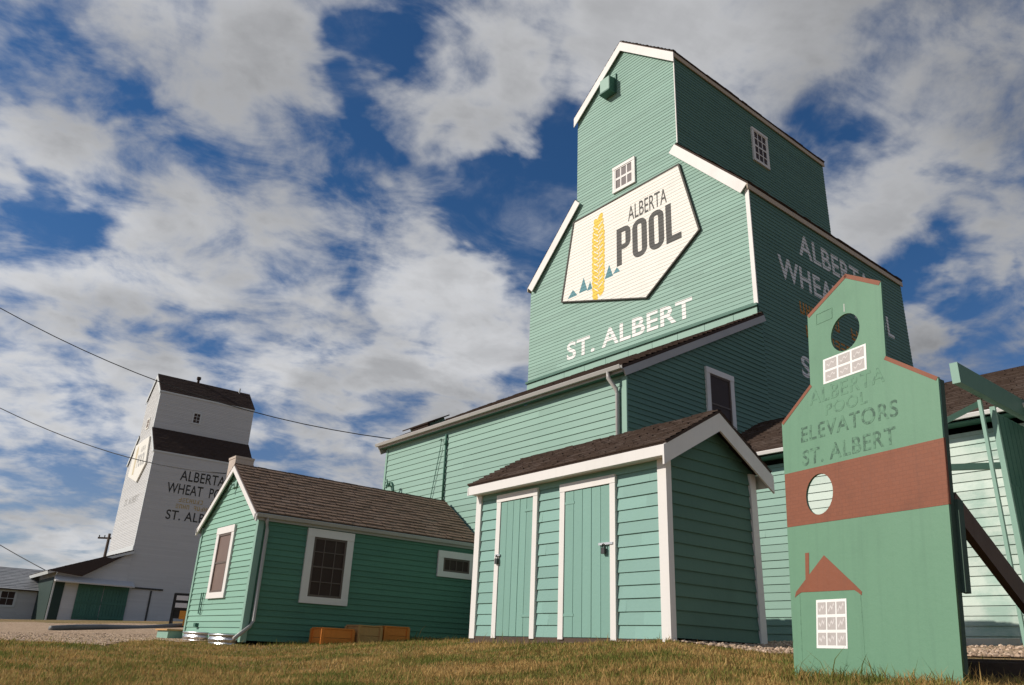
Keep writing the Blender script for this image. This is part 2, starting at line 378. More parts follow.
_az, _ds = [], np.array([0, 2, 3.5, 4.5, 5.3, 6.2, 7.2, 8.2, 9.2, 10.2, 11.2, 12.4, 13.6, 15, 17, 20, 25, 30, 40, 60.])
_tab = []
for px in sorted(PROF):
    r0 = ray(px, 640); _az.append(math.atan2(r0.x, r0.y)); ds, zs = [], []
    for d, y in PROF[px]:
        ds.append(d); zs.append(y if d == 0 else ray(px, y).z*d)
    _tab.append(np.interp(_ds, ds, zs))
_az = np.array(_az); _tab = np.array(_tab)
def gz(x, y):
    x = np.asarray(x, float); y = np.asarray(y, float)
    d = np.hypot(x, y); az = np.arctan2(x, y); az = np.clip(az, _az[0], _az[-1])
    i = np.clip(np.searchsorted(_az, az) - 1, 0, len(_az)-2); t = (az-_az[i])/(_az[i+1]-_az[i]); t = np.clip(t, 0, 1)
    dd = np.minimum(d, 60); j = np.clip(np.searchsorted(_ds, dd) - 1, 0, len(_ds)-2); s = np.clip((dd-_ds[j])/(_ds[j+1]-_ds[j]), 0, 1)
    z = (1-t)*((1-s)*_tab[i, j] + s*_tab[i, j+1]) + t*((1-s)*_tab[i+1, j] + s*_tab[i+1, j+1])
    back = np.clip((np.cos(np.arctan2(x, y)) + .1)/.5, 0, 1)     # behind the viewer the lawn runs level
    z = z*back + (-.35)*(1-back)
    return z + .018*np.sin(x*1.7+y*.6)*np.sin(y*1.3) * np.clip(1.2-d/20, 0, 1)
def G(x, y): return float(gz(x, y))

def polar_sheet(name, dist, az0, az1, naz, lift, material, keep=None):
    azs = np.linspace(az0, az1, naz); v = []; f = []
    for d in dist:
        for a in azs:
            x, y = math.sin(a)*d, math.cos(a)*d; v.append((x, y, G(x, y) + lift))
    for i in range(len(dist)-1):
        for j in range(naz-1):
            q = (i*naz+j, i*naz+j+1, (i+1)*naz+j+1, (i+1)*naz+j)
            if keep is None or all(keep(v[k][0], v[k][1]) for k in q): f.append(q)
    me = bpy.data.meshes.new(name); me.from_pydata(v, [], f); me.update(); me.materials.append(material)
    me.polygons.foreach_set('use_smooth', [True]*len(me.polygons))
    o = bpy.data.objects.new(name, me); COL.objects.link(o); return o

def ground_mat():
    m = bpy.data.materials.new('dry_lawn_soil'); m.use_nodes = True; N = NT(m.node_tree); N.n.clear()
    bs = N.new('ShaderNodeBsdfPrincipled'); o = N.new('ShaderNodeOutputMaterial'); N.l.new(bs.outputs[0], o.inputs[0])
    oc = N.new('ShaderNodeTexCoord').outputs['Object']
    c = N.mix(N.smooth(N.noise(oc, .55, 5, .6), .4, .62), (.33, .215, .105, 1), (.19, .17, .058, 1))
    c = N.mix(N.smooth(N.noise(oc, 14, 5, .7), .35, .7), c, (.21, .145, .075, 1))
    N.l.new(c, bs.inputs['Base Color']); bs.inputs['Roughness'].default_value = .95; bs.inputs['Specular IOR Level'].default_value = .1
    b = N.new('ShaderNodeBump'); b.inputs['Strength'].default_value = .8; b.inputs['Distance'].default_value = .04
    N.put(b.inputs['Height'], N.noise(oc, 30, 5, .7)); N.l.new(b.outputs[0], bs.inputs['Normal']); return m
def gravel_mat():
    m = bpy.data.materials.new('tan_gravel'); m.use_nodes = True; N = NT(m.node_tree); N.n.clear()
    bs = N.new('ShaderNodeBsdfPrincipled'); o = N.new('ShaderNodeOutputMaterial'); N.l.new(bs.outputs[0], o.inputs[0])
    oc = N.new('ShaderNodeTexCoord').outputs['Object']
    vo = N.new('ShaderNodeTexVoronoi'); N.put(vo.inputs['Vector'], oc); vo.inputs['Scale'].default_value = 22
    c = N.mix(N.smooth(vo.outputs['Color'], .2, .8), (.42, .29, .19, 1), (.62, .465, .33, 1))
    c = N.mix(N.smooth(N.noise(oc, 1.1, 5, .6), .45, .7, 0, .5), c, (.36, .25, .165, 1))
    c = N.mix(N.smooth(N.noise(oc, 5.5, 5, .75), .42, .62, 0, .75), c, (.27, .18, .11, 1))
    N.l.new(c, bs.inputs['Base Color']); bs.inputs['Roughness'].default_value = .95; bs.inputs['Specular IOR Level'].default_value = .1
    b = N.new('ShaderNodeBump'); b.inputs['Strength'].default_value = 1.0; b.inputs['Distance'].default_value = .03; b.invert = True
    N.put(b.inputs['Height'], vo.outputs['Distance']); N.l.new(b.outputs[0], bs.inputs['Normal']); return m
M['soil'] = ground_mat(); M['gravel'] = gravel_mat()
dist = [0.0, .6, 1.5, 2.5, 3.5] + list(np.arange(4, 20, .35)) + list(np.arange(20, 62, 2.0)) + [70, 90, 130, 200, 350, 700, 1500, 4000]
ground = polar_sheet('ground', dist, -math.pi, math.pi, 181, 0, M['soil']); tag(ground, 'dry lawn rising gently to the buildings', 'ground', kind='structure')

# building frames (x along the front to the right, y into depth)
class Frame:
    def __init__(s, X, Y, yaw):
        s.M = Matrix.Translation((X, Y, 0)) @ Matrix.Rotation(R(-yaw), 4, 'Z'); s.I = s.M.inverted(); s.X, s.Y, s.yaw = X, Y, yaw
    def w(s, x, y, z=0): return s.M @ Vector((x, y, z))
    def l(s, p): return s.I @ Vector(p)
    def thing(s, name, zb, **k): return empty(name, (s.X, s.Y, zb), (0, 0, R(-s.yaw)), **k)
FT = Frame(6.219, 18.023, 51.4)     # green elevator
FO = Frame(2.010, 9.735, 52.457)    # outhouse
FF = Frame(-4.585, 14.94, 51.4)      # office
FG = Frame(-30.2, 66.1, 52.64)      # grey elevator

def lawn_edge(az):                                # distance at which the lawn gives way to gravel, by bearing in degrees
    t = np.clip((np.asarray(az, float)+25.5)/3.5, 0, 1); t = t*t*(3-2*t)
    return 13.6 + .35*np.sin(np.asarray(az)*1.3) + .2*np.sin(np.asarray(az)*3.1) + 3.0*t
def is_gravel(x, y):
    d = math.hypot(x, y); az = math.degrees(math.atan2(x, y))
    lo = FO.l((x, y, 0)); lt = FT.l((x, y, 0))
    if az < -12: return d > lawn_edge(az) and d < 47 + 2*math.sin(az)
    if lo.x > -4.6 and lo.y > -.14 + .05*math.sin(lo.x*4) and lt.y < 3: return True
    return False
gd_ = list(np.arange(9, 20, .2)) + list(np.arange(20, 61, 1.0))
gravel = polar_sheet('gravel_yard', gd_, R(-75), R(65), 320, .012, M['gravel'], keep=is_gravel); tag(gravel, 'tan gravel yard around the buildings', 'gravel', kind='structure')

# ------------------------------------------------------------------ green grain elevator
def elevator_roof(pl_unused=None): pass
pf = lambda a, z, o: (a, -o, z)                 # front wall: a = x, outwards is -y
def pr(x0): return lambda a, z, o: (x0 + o, a, z)   # right wall: a = y, outwards is +x
def pleft(x0): return lambda a, z, o: (x0 - o, a, z)
def pback(y0): return lambda a, z, o: (a, y0 + o, z)
def slope_pl(x_e, z_e, x_r, z_r):                # roof plane with ridge along y; a = y, s = up the slope from the eave
    L_ = math.hypot(x_r-x_e, z_r-z_e); dx, dz_ = (x_r-x_e)/L_, (z_r-z_e)/L_; nx, nz = (-dz_, dx) if dx > 0 else (dz_, -dx)
    return (lambda a, s, o: (x_e + dx*s + nx*o, a, z_e + dz_*s + nz*o)), L_
def slope_pl_y(y_e, z_e, y_r, z_r):              # ridge along x; a = x
    L_ = math.hypot(y_r-y_e, z_r-z_e); dy, dz_ = (y_r-y_e)/L_, (z_r-z_e)/L_; ny, nz = (-dz_, dy) if dy > 0 else (dz_, -dy)
    return (lambda a, s, o: (a, y_e + dy*s + ny*o, z_e + dz_*s + nz*o)), L_
def roof_part(parent, planes, a0, a1, shm, rev, wid, t, thick, dz, edge_m=None, name='roof'):
    mb = MB(); sl = MB()
    for pl, L_ in planes:
        sl.pbox(pl, a0+.004, a1-.004, .006, L_, -thick, -.003); shingles(mb, pl, a0, a1, 0, L_, rev, wid, t)
    o = mb.build(name, shm, parent, dz=dz); sl.build('roof_deck', edge_m or shm, o, dz=dz); return o

def grain_elevator(Fr, zb, W_, D, Dc, He, Hm, Hce, Hpk, Wc, wallm, trim, roofm, label, rev, t, fz0, sidem=None, name='grain_elevator', fascia_m=None, shw=.3):
    root = Fr.thing(name, zb, label=label, cat='grain elevator'); c0 = (W_-Wc)/2; c1 = c0+Wc
    front = [(-W_, fz0), (0, fz0), (0, He), (-c0, Hm), (-c0, Hce), (-W_/2, Hpk), (-c1, Hce), (-c1, Hm), (-W_, He)]
    wm = MB(); front_d = [(-W_, fz0-.6), (0, fz0-.6)] + front[2:]; siding(wm, pf, front_d, fz0-6*rev, rev, t); wm.build('front_wall', wallm, root, dz=zb)
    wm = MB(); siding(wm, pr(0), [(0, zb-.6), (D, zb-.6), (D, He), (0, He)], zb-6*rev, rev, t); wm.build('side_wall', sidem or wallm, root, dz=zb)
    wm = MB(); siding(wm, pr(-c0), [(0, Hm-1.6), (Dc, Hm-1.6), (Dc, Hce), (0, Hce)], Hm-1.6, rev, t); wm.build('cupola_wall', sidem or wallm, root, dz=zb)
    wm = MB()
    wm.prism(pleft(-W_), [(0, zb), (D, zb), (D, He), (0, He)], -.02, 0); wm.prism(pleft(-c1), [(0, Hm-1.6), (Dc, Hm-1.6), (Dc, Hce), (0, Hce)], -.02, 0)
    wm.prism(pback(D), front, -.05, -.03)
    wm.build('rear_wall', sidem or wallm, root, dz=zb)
    ov, fo = .07, .10
    sh = (Hm-He)/c0; cp = (Hpk-Hce)/(Wc/2)
    up = .14
    planes_low = [slope_pl(ov, He-sh*ov+up, -c0, Hm+up), slope_pl(-W_-ov, He-sh*ov+up, -c1, Hm+up)]
    planes_cup = [slope_pl(-c0+ov, Hce-cp*ov+up, -W_/2, Hpk+up), slope_pl(-c1-ov, Hce-cp*ov+up, -W_/2, Hpk+up)]
    roof_part(root, planes_low, -fo, D+.06, roofm, .2, shw, .03, .05, zb, edge_m=M['shingle_dark'])
    roof_part(root, planes_cup, -fo, Dc+.06, roofm, .2, shw, .03, .05, zb, edge_m=M['shingle_dark'], name='cupola_roof')
    # rake boards along the gable and eave fascias
    fb = MB(); h = .30
    for pl, L_ in planes_low: fb.pbox(pl, -fo-.03, -fo+.0, -.02, L_-.02, -.052-h, -.0525)
    fb.prism(pf, chevron([(-c0+ov+.02, Hce-cp*ov+up-.015), (-W_/2, Hpk+up), (-c1-ov-.02, Hce-cp*ov+up-.015)], .075, .075+h*1.25), fo, fo+.03)
    for pl, L_ in planes_low + planes_cup:
        fb.pbox(pl, -fo+.002, 0-.03, .02, L_, -.075, -.053)               # soffit under the gable overhang
    fb.build('rake_board', trim, root, dz=zb)
    eb = MB()
    for (x_e, s_, z_e, dpt) in ((ov, 1, He-sh*ov+up, D), (-W_-ov, -1, He-sh*ov+up, D), (-c0+ov, 1, Hce-cp*ov+up, Dc), (-c1-ov, -1, Hce-cp*ov+up, Dc)):
        x_a, x_b = sorted((x_e - s_*.005, x_e - s_*.03)); eb.box(x_a, x_b, -fo-.028, dpt+.05, z_e-.20, z_e-.045)
        x_a, x_b = sorted((x_e - s_*.031, x_e - s_*(ov-.02))); eb.box(x_a, x_b, -fo+.01, dpt+.05, z_e-.19, z_e-.17)
    eb.build('eave_fascia', fascia_m or trim, root, dz=zb)
    return root, c0, c1

BZ = .1
RV, TT = .115, .0125
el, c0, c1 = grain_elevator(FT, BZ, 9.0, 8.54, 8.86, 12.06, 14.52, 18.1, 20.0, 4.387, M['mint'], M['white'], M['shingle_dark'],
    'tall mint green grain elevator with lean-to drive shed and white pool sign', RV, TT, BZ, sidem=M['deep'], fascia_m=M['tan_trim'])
cb = MB(); cb.pbox(pf, -.09, .028, 8.5, 12.0, .0, .036); cb.pbox(pf, -c0-.005, -c0+.026, 14.55, 17.95, 0, .03)
cb.build('corner_board', M['white'], el, dz=BZ)
def sign_course(z): return z
# windows of the tower
window(pf, -4.96, -3.99, 14.10, 15.07, .10, 3, 2, el, M['white'], M['pane_grey'], dz=BZ, depth=.07, base=.045, mun=.05)
window(pr(-c0), 4.06, 5.0, 16.02, 17.38, .09, 3, 4, el, M['white'], M['pane_dark'], dz=BZ, depth=.07, base=.045, mun=.04)
# vent box under the peak
vb = MB(); vb.hexa([(-5.26,-.34,18.16),(-4.84,-.34,18.16),(-4.84,-.02,18.16),(-5.26,-.02,18.16),(-5.26,-.34,18.70),(-4.84,-.34,18.70),(-4.84,-.02,18.78),(-5.26,-.02,18.78)])
vo_ = vb.build('vent_box', M['mint_trim'], el, dz=BZ)
vb = MB(); vb.box(-5.29, -4.81, -.36, -.02, 18.10, 18.159); vb.box(-4.838, -4.815, -.33, -.02, 18.16, 18.70); vb.box(-4.80, -4.77, -.06, .0, 18.1, 18.92); vb.build('vent_shade', M['dark_green'], vo_, dz=BZ)  # dark plates put in as shade under and to the right of the box
# sign board
ST_ = .007
SP = [(-7.28, 10.99), (-3.64, 9.93), (-1.65, 11.37), (-2.27, 13.85), (-6.75, 13.78)]
sb = MB(); siding(sb, lambda a, z, o: pf(a, z, o+.06), SP, 9.9, RV, ST_, board=20); sgn = sb.build('sign_board', M['signwhite'], el, dz=BZ)
def inset(poly, d):
    n = len(poly); out = []
    cxm, cym = sum(p[0] for p in poly)/n, sum(p[1] for p in poly)/n
    return [(p[0] + (cxm-p[0])*d, p[1] + (cym-p[1])*d) for p in poly]
se = MB()
outer = [(cx_ + (cx_+4.3)*.022, cz_ + (cz_-11.9)*.022) for cx_, cz_ in SP]
for k in range(5):
    a, b = SP[k], SP[(k+1) % 5]; c_, d_ = outer[(k+1) % 5], outer[k]
    se.prism(pf, [a, b, c_, d_], .02, .088)
se.build('sign_rim', M['signedge'], sgn, dz=BZ)
spl = lambda a, z, o: pf(a, z, o+.06)
mb = MB(); paint(mb, spl, text2d('ALBERTA', -4.30, -2.74, 12.78, 13.30, .004, 1.02), 9.9, RV, ST_); mb.build('lettering', M['black_letter'], sgn, dz=BZ)
def block_letters(x0, x1, z0, z1):
    """POOL in tall condensed block capitals."""
    gap = .075; w = (x1-x0-3*gap)/4; t = w*.36; h = z1-z0; out = []
    def ring(ax, bx, az, bz, r, half=False):
        def outline(ax, bx, az, bz, r):
            p = []
            for cx_, cz_, a0 in ((bx-r, bz-r, 0), (ax+r, bz-r, 90), (ax+r, az+r, 180), (bx-r, az+r, 270)):
                sq = half and a0 in (90, 180)
                for k in range(7):
                    t_ = R(a0+15*k); p.append((ax if sq else cx_+r*math.cos(t_), (bz if a0 == 90 else az) if sq else cz_+r*math.sin(t_)))
            return p
        o, i = outline(ax, bx, az, bz, r), outline(ax+t, bx-t, az+t*.85, bz-t*.85, max(r-t, .03))
        n = len(o)
        for k in range(n): out.append([o[k], o[(k+1) % n], i[(k+1) % n], i[k]])
    def rect(ax, bx, az, bz): out.append([(ax, az), (bx, az), (bx, bz), (ax, bz)])
    x = x0; ring(x, x+w, z0+h*.40, z1, w*.42, True); rect(x, x+t, z0, z0+h*.40)
    for k in (1, 2): x = x0+k*(w+gap); ring(x, x+w, z0, z1, w*.46)
    x = x0+3*(w+gap); rect(x, x+t, z0, z1); rect(x+t, x+w*.95, z0, z0+t)
    return out
mb = MB(); paint(mb, spl, block_letters(-4.80, -2.22, 11.36, 12.68), 9.9, RV, ST_); mb.build('lettering', M['black_letter'], sgn, dz=BZ)
# wheat ear: pairs of grains up a stem
wh = MB(); grains = []
for k in range(13):
    zc_ = 10.66 + k*.222; w_ = .30*(.72 + .28*math.sin(min(1, (k+2)/6)*math.pi/2))*(1 if k < 10 else 1-.16*(k-9))
    for s_ in (-1, 1):
        pts = []
        for q in range(10):
            tq = q/10*2*math.pi; ex, ez = .105*math.cos(tq), .185*math.sin(tq); rt = R(-28*s_)
            pts.append((-5.61 + s_*w_*.56 + ex*math.cos(rt)-ez*math.sin(rt), zc_ + .12*(s_ > 0) + ex*math.sin(rt)+ez*math.cos(rt)))
        grains.append(pts)
paint(wh, spl, [[(-5.655, 10.7), (-5.565, 10.7), (-5.565, 13.3), (-5.655, 13.3)]], 9.9, RV, ST_, lift=.0026)
for gi, g in enumerate(grains): paint(wh, spl, [g], 9.9, RV, ST_, lift=.003 + .0004*(gi % 4))
wo_ = wh.build('wheat_ear', M['yellow'], sgn, dz=BZ)
zz_ = MB()
for k in range(11):
    z = 10.78 + k*.222
    for s_ in (-1, 1): paint(zz_, spl, [[(-5.61, z+.11*(s_ > 0)), (-5.61, z+.05+.11*(s_ > 0)), (-5.61+s_*.20, z+.20+.11*(s_ > 0)), (-5.61+s_*.20, z+.16+.11*(s_ > 0))]], 9.9, RV, ST_, lift=.0052)
zz_.build('wheat_stem_marks', M['signwhite'], wo_, dz=BZ)
tr_ = MB()
for (a, z, w_, h_) in ((-6.80, 10.99, .46, .26), (-6.30, 11.02, .38, .50), (-6.00, 10.98, .24, .30), (-5.15, 11.12, .36, .44), (-4.82, 11.17, .30, .18)):
    paint(tr_, spl, [[(a-w_/2, z), (a+w_/2, z), (a+.02, z+h_)]], 9.9, RV, ST_)
tr_.build('tree_emblem', M['teal'], sgn, dz=BZ)
inscribe(pf, text2d('ST. ALBERT', -7.08, -2.03, 8.83, 9.44, .022, 1.05), M['letter'], el, BZ, BZ, RV, TT)
prs = pr(0)
ROWS = ((2.0, 6.9, 8.92, .36, (7, 8), 1), (2.2, 6.7, 8.26, .36, (2, 9), 2))
for body, a, b, z, h_, m_ in (('ALBERTA', 2.28, 6.35, 10.82, .70, 'grey_letter'), ('WHEAT  POOL', 1.12, 7.5, 9.72, .70, 'grey_letter'), ('ST. ALBERT', 1.78, 6.9, 7.05, .60, 'grey_letter'), ):
    inscribe(prs, text2d(body, a, b, z, z+h_, .022, 1.05), M[m_], el, BZ, BZ, RV, TT)
def worn_marks(a0, a1, z, h, gaps, seed):
    """A line of small lettering too worn and far away to read: rows of short strokes."""
    rr = random.Random(seed); out = []; w = h*.62; th = h*.17; a = a0; k = 0
    while a + w < a1:
        if k not in gaps:
            seg = [(a, z, a+th, z+h), (a+w-th, z, a+w, z+h), (a, z+h-th, a+w, z+h), (a, z+h*.42, a+w, z+h*.42+th), (a, z, a+w, z+th)]
            for x0, z0, x1, z1 in rr.sample(seg, 3): out.append([(x0, z0), (x1, z0), (x1, z1), (x0, z1)])
        a += w*1.35; k += 1
    return out
for a0, a1, z, h_, gp, sd_ in ROWS:
    inscribe(prs, worn_marks(a0, a1, z, h_, gp, sd_), M['amber'], el, BZ, BZ, RV, TT)
# flashing band where the shed roof meets the tower
fl = MB()
ax = -9.0
while ax < -.01:
    b_ = min(ax+.92, .0); fl.pbox(pf, ax+.006, b_-.006, 8.16, 8.475, 0, .05); ax += .92
flo = fl.build('flashing_board', M['mint_trim'], el, dz=BZ)
fl = MB(); fl.pbox(pf, -9.03, .03, 8.477, 8.545, 0, .10); fl.build('drip_cap', M['dark_green'], flo, dz=BZ)
# drive shed (lean-to) along the tower's front
AX0, AX1, AY, AEH, ARH = -9.17, .07, -5.03, 5.34, 8.20
ws = MB()
paf = lambda a, z, o: (a, AY - o, z); par = pr(AX1)
siding(ws, paf, [(AX0, BZ-.3), (AX1, BZ-.3), (AX1, AEH), (AX0, AEH)], BZ, .152, .016)
ws.build('drive_shed_wall', M['mint'], el, dz=BZ)
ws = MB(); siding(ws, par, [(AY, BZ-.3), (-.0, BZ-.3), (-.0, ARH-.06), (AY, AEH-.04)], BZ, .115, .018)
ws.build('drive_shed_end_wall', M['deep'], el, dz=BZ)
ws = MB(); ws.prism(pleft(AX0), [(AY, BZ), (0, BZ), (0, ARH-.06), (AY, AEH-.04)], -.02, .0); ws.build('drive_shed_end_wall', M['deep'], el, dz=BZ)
cb = MB(); cb.pbox(paf, AX1-.10, AX1+.03, BZ, AEH-.05, 0, .035); cb.pbox(paf, AX0-.02, AX0+.07, BZ, AEH-.05, 0, .033); cb.build('corner_board', M['mint_trim'], el, dz=BZ)
asl = (ARH-AEH)/(-AY); EY = AY-.20; EZ = 5.46
pl_, L_ = slope_pl_y(EY, EZ, -.055, ARH+.03)
roof_part(el, [(pl_, L_)], AX0-.25, AX1+.10, M['shingle_dark'], .2, .3, .03, .06, BZ, name='drive_shed_roof')
rk = MB(); rk.pbox(pl_, AX1+.07, AX1+.097, -.02, L_, -.22, -.062); rk.pbox(pl_, AX0-.245, AX0-.215, -.02, L_, -.30, -.062); rk.pbox(pl_, AX1+.03, AX1+.069, 0, L_, -.085, -.062)
rk.build('rake_board', M['gutter'], el, dz=BZ)
gu = MB(); 
def gutter(mb, x0, x1, y, z, s=1.0, axis='x', sg=-1):
    prof = [(0, 0), (-.02, -.11), (.10, -.12), (.13, -.02), (.12, .0), (.09, -.095), (.0, -.09), (.02, 0)]
    prof = [(p[0]*s, p[1]*s) for p in prof]
    if axis == 'x': mb.prism(lambda a, b, o: (o, y + sg*a, z + b), prof, x0, x1)
    else: mb.prism(lambda a, b, o: (y + sg*a, o, z + b), prof, x0, x1)
gutter(gu, AX0-.25, AX1+.08, EY-.005, EZ+.0, .7)
gu.box(AX0-.24, AX1+.069, EY+.012, EY+.035, EZ-.13, EZ-.075)
gu.build('gutter', M['gutter'], el, dz=BZ)
sf = MB(); sf.box(AX0-.2, AX1+.02, EY+.036, AY-.03, EZ-.125, EZ-.105); sf.build('soffit', M['dark_green'], el, dz=BZ)
ds = MB(); ds.tube([(-.20, EY-.04, EZ-.06), (-.20, EY-.04, EZ-.20), (-.13, AY-.09, EZ-.42), (-.11, AY-.07, EZ-.52), (-.11, AY-.07, BZ+.2)], .045, 10); ds.build('downspout', M['gutter'], el, dz=BZ, smooth=True)
window(par, -2.47, -1.45, 4.55, 6.17, .13, 1, 2, el, M['white'], M['pane_dark'], dz=BZ, depth=.06, sash_m=M['sash'])
cd = MB(); cd.tube([(-6.15, AY-.05, 5.2), (-6.12, AY-.05, 3.35)], .028, 8); cd.tube([(-6.15, AY-.05, 5.02), (-6.15, AY-.05, 4.92)], .042, 8); cd.build('conduit', M['dark_green'], el, dz=BZ, smooth=True)
cd = MB(); cd.tube([(-6.45, AY-.05, 5.1), (-6.35, AY-.06, 5.12), (-6.36, AY-.06, 4.9), (-6.72, AY-.05, 3.4), (-6.9, AY-.05, 2.4)], .011, 6); cd.build('drop_cable', M['dark_green'], el, dz=BZ)
cd = MB(); cd.tube([(-8.3, AY-.02, 3.75), (-8.3, AY-.16, 3.85), (-8.3, AY-.22, 4.08), (-8.34, AY-.24, 4.2), (-8.42, AY-.26, 4.22), (-8.5, AY-.27, 4.12)], .028, 8)
cd.tube([(-8.72, AY-.02, 4.18), (-8.72, AY-.15, 4.22), (-8.74, AY-.18, 4.36)], .022, 8); cd.tube([(-8.86, AY-.02, 4.3), (-8.8, AY-.15, 4.2), (-8.72, AY-.18, 4.12)], .022, 8)
cd.build('yard_lamp_bracket', M['dark_green'], el, dz=BZ, smooth=True)
# raised hatch on the shed roof
hb = MB(); hb.pbox(pl_, -8.5, -7.6, .6, 1.2, 0, .12); hm = hb.build('roof_hatch', M['mint_trim'], el, dz=BZ)
hb = MB(); hb.pbox(pl_, -8.75, -7.45, .5, 1.3, .122, .155); hb.pbox(pl_, -8.3, -7.5, .52, .595, .0, .121); hb.build('hatch_lid', M['shingle_dark'], hm, dz=BZ)

# ------------------------------------------------------------------ grey grain elevator across the yard
ZG = 1.1
ge, g0, g1 = grain_elevator(FG, ZG, 9.0, 8.64, 8.65, 15.0, 17.33, 20.89, 22.91, 4.48, M['greywood'], M['greytrim'], M['shingle_dark'],
    'distant pale grey grain elevator with dark roofs and green double door', .15, .02, ZG, shw=.5)
cb = MB(); cb.pbox(pf, -.16, .03, ZG, 14.95, 0, .04); cb.pbox(pf, -g0-.16, -g0+.03, 17.3, 20.8, 0, .04); cb.build('corner_board', M['greytrim'], ge, dz=ZG)
window(pr(-g0), 3.1, 3.9, 18.45, 19.55, .09, 2, 3, ge, M['greytrim'], M['pane_dark'], dz=ZG, depth=.06, base=.04, mun=.03)
window(pf, -4.95, -4.0, 17.7, 18.7, .10, 2, 2, ge, M['signwhite'], M['pane_brown'], dz=ZG, depth=.06, base=.04)
GP = [(-7.28, 13.7), (-3.64, 12.7), (-1.65, 14.1), (-2.27, 16.6), (-6.75, 16.5)]
mb = MB(); mb.prism(pf, GP, .03, .16); gsg = mb.build('sign_board', M['signwhite'], ge, dz=ZG)
mb = MB(); flat(mb, pf, text2d('ALBERTA', -4.34, -2.80, 15.45, 15.95), .163); flat(mb, pf, text2d('POOL', -4.86, -2.30, 14.1, 15.3, .035), .163); mb.build('lettering', M['pale_grey_paint'], gsg, dz=ZG)
mb = MB(); flat(mb, pf, [[(-5.9, 13.6), (-5.3, 13.6), (-5.25, 15.9), (-5.6, 16.3), (-5.95, 15.9)]], .163); mb.build('wheat_ear', M['pale_yellow'], gsg, dz=ZG)
inscribe(pf, text2d('ST. ALBERT', -6.9, -2.1, 10.9, 11.5, .01), M['pale_grey_paint'], ge, ZG, ZG, .15, .02, .006)
for body, a, b, z, h_, m_ in (('ALBERTA', 2.5, 6.4, 12.80, .88, 'black_letter'), ('WHEAT  POOL', 1.6, 7.4, 11.62, .88, 'black_letter'), ('ST. ALBERT', 1.95, 6.9, 9.42, .80, 'black_letter')):
    inscribe(pr(0), text2d(body, a, b, z, z+h_, .01, 1.05), M[m_], ge, ZG, ZG, .15, .02, .006)
for a0, a1, z, h_, gp, sd_ in ((2.75, 6.6, 10.98, .36, (7, 8), 3), (2.6, 6.7, 10.42, .36, (4, 11), 5)):
    inscribe(pr(0), worn_marks(a0, a1, z, h_, gp, sd_), M['old_gold'], ge, ZG, ZG, .15, .02, .006)
mb = MB(); mb.tube([(-4.5, 3.6, 22.9), (-4.5, 3.6, 23.35)], .12, 8); mb.tube([(-4.5, 3.6, 23.35), (-4.5, 3.6, 23.6)], .2, 8); mb.build('roof_vent', M['shingle_dark'], ge, dz=ZG)
mb = MB(); mb.tube([(-4.3, 7.6, 22.8), (-4.3, 7.6, 23.35)], .08, 8); mb.build('roof_vent', M['greytrim'], ge, dz=ZG)
ws = MB(); gy = -5.1
siding(ws, pr(.05), [(gy, ZG-.6), (0, ZG-.6), (0, 6.45), (gy, 4.60)], ZG-.6, .15, .02); siding(ws, lambda a, z, o: (a, gy-o, z), [(-9.2, ZG-.6), (.05, ZG-.6), (.05, 4.55), (-9.2, 4.55)], ZG-.6, .15, .02)
ws.build('drive_shed_wall', M['greywood'], ge, dz=ZG)
pl_, L_ = slope_pl_y(gy-.7, 4.50, -.03, 6.6)
roof_part(ge, [(pl_, L_)], -9.4, .35, M['shingle_dark'], .2, .5, .03, .06, ZG, name='drive_shed_roof')
mb = MB(); mb.pbox(pl_, .34, .37, 0, L_, -.26, -.065); mb.pbox(pl_, -9.4, .36, -.03, -.002, -.26, -.02); mb.build('rake_board', M['greytrim'], ge, dz=ZG)
mb = MB(); flat(mb, pf, [], 0); mb.prism(pf, [(-9.0, 6.62), (0, 6.62), (0, 7.0), (-9.0, 7.0)], .02, .07); mb.build('flashing_board', M['greytrim'], ge, dz=ZG)
mb = MB(); tri = [(1.0, gy-.62, 4.50), (1.0, -3.5, 4.27), (.06, -.05, 6.5)]
mb.poly(tri); mb.poly([(p[0], p[1], p[2]-.07) for p in tri])
for p, q in zip(tri, tri[1:]+tri[:1]): mb.poly([p, q, (q[0], q[1], q[2]-.07), (p[0], p[1], p[2]-.07)])
mb.build('roof_return', M['shingle_dark'], ge, dz=ZG)
mb = MB(); mb.pbox(pr(.05), gy+.05, gy+.72, ZG-.2, 4.05, .02, .05); mb.build('porch_shade_panel', M['porch_dark'], ge, dz=ZG)  # flat dark panel in place of the open porch's shaded inside
mb = MB(); mb.pbox(pr(.05), gy-.06, gy+.045, ZG-.2, 4.3, .02, .07); mb.build('porch_post', M['greytrim'], ge, dz=ZG)
mb = MB(); mb.prism(lambda a, z, o: (a, gy-o, z), [(-8.6, ZG-.2), (-.25, ZG-.2), (-.25, 4.1), (-8.6, 4.1)],   .03, .08); mb.build('front_door', M['porch_dark'], ge, dz=ZG)
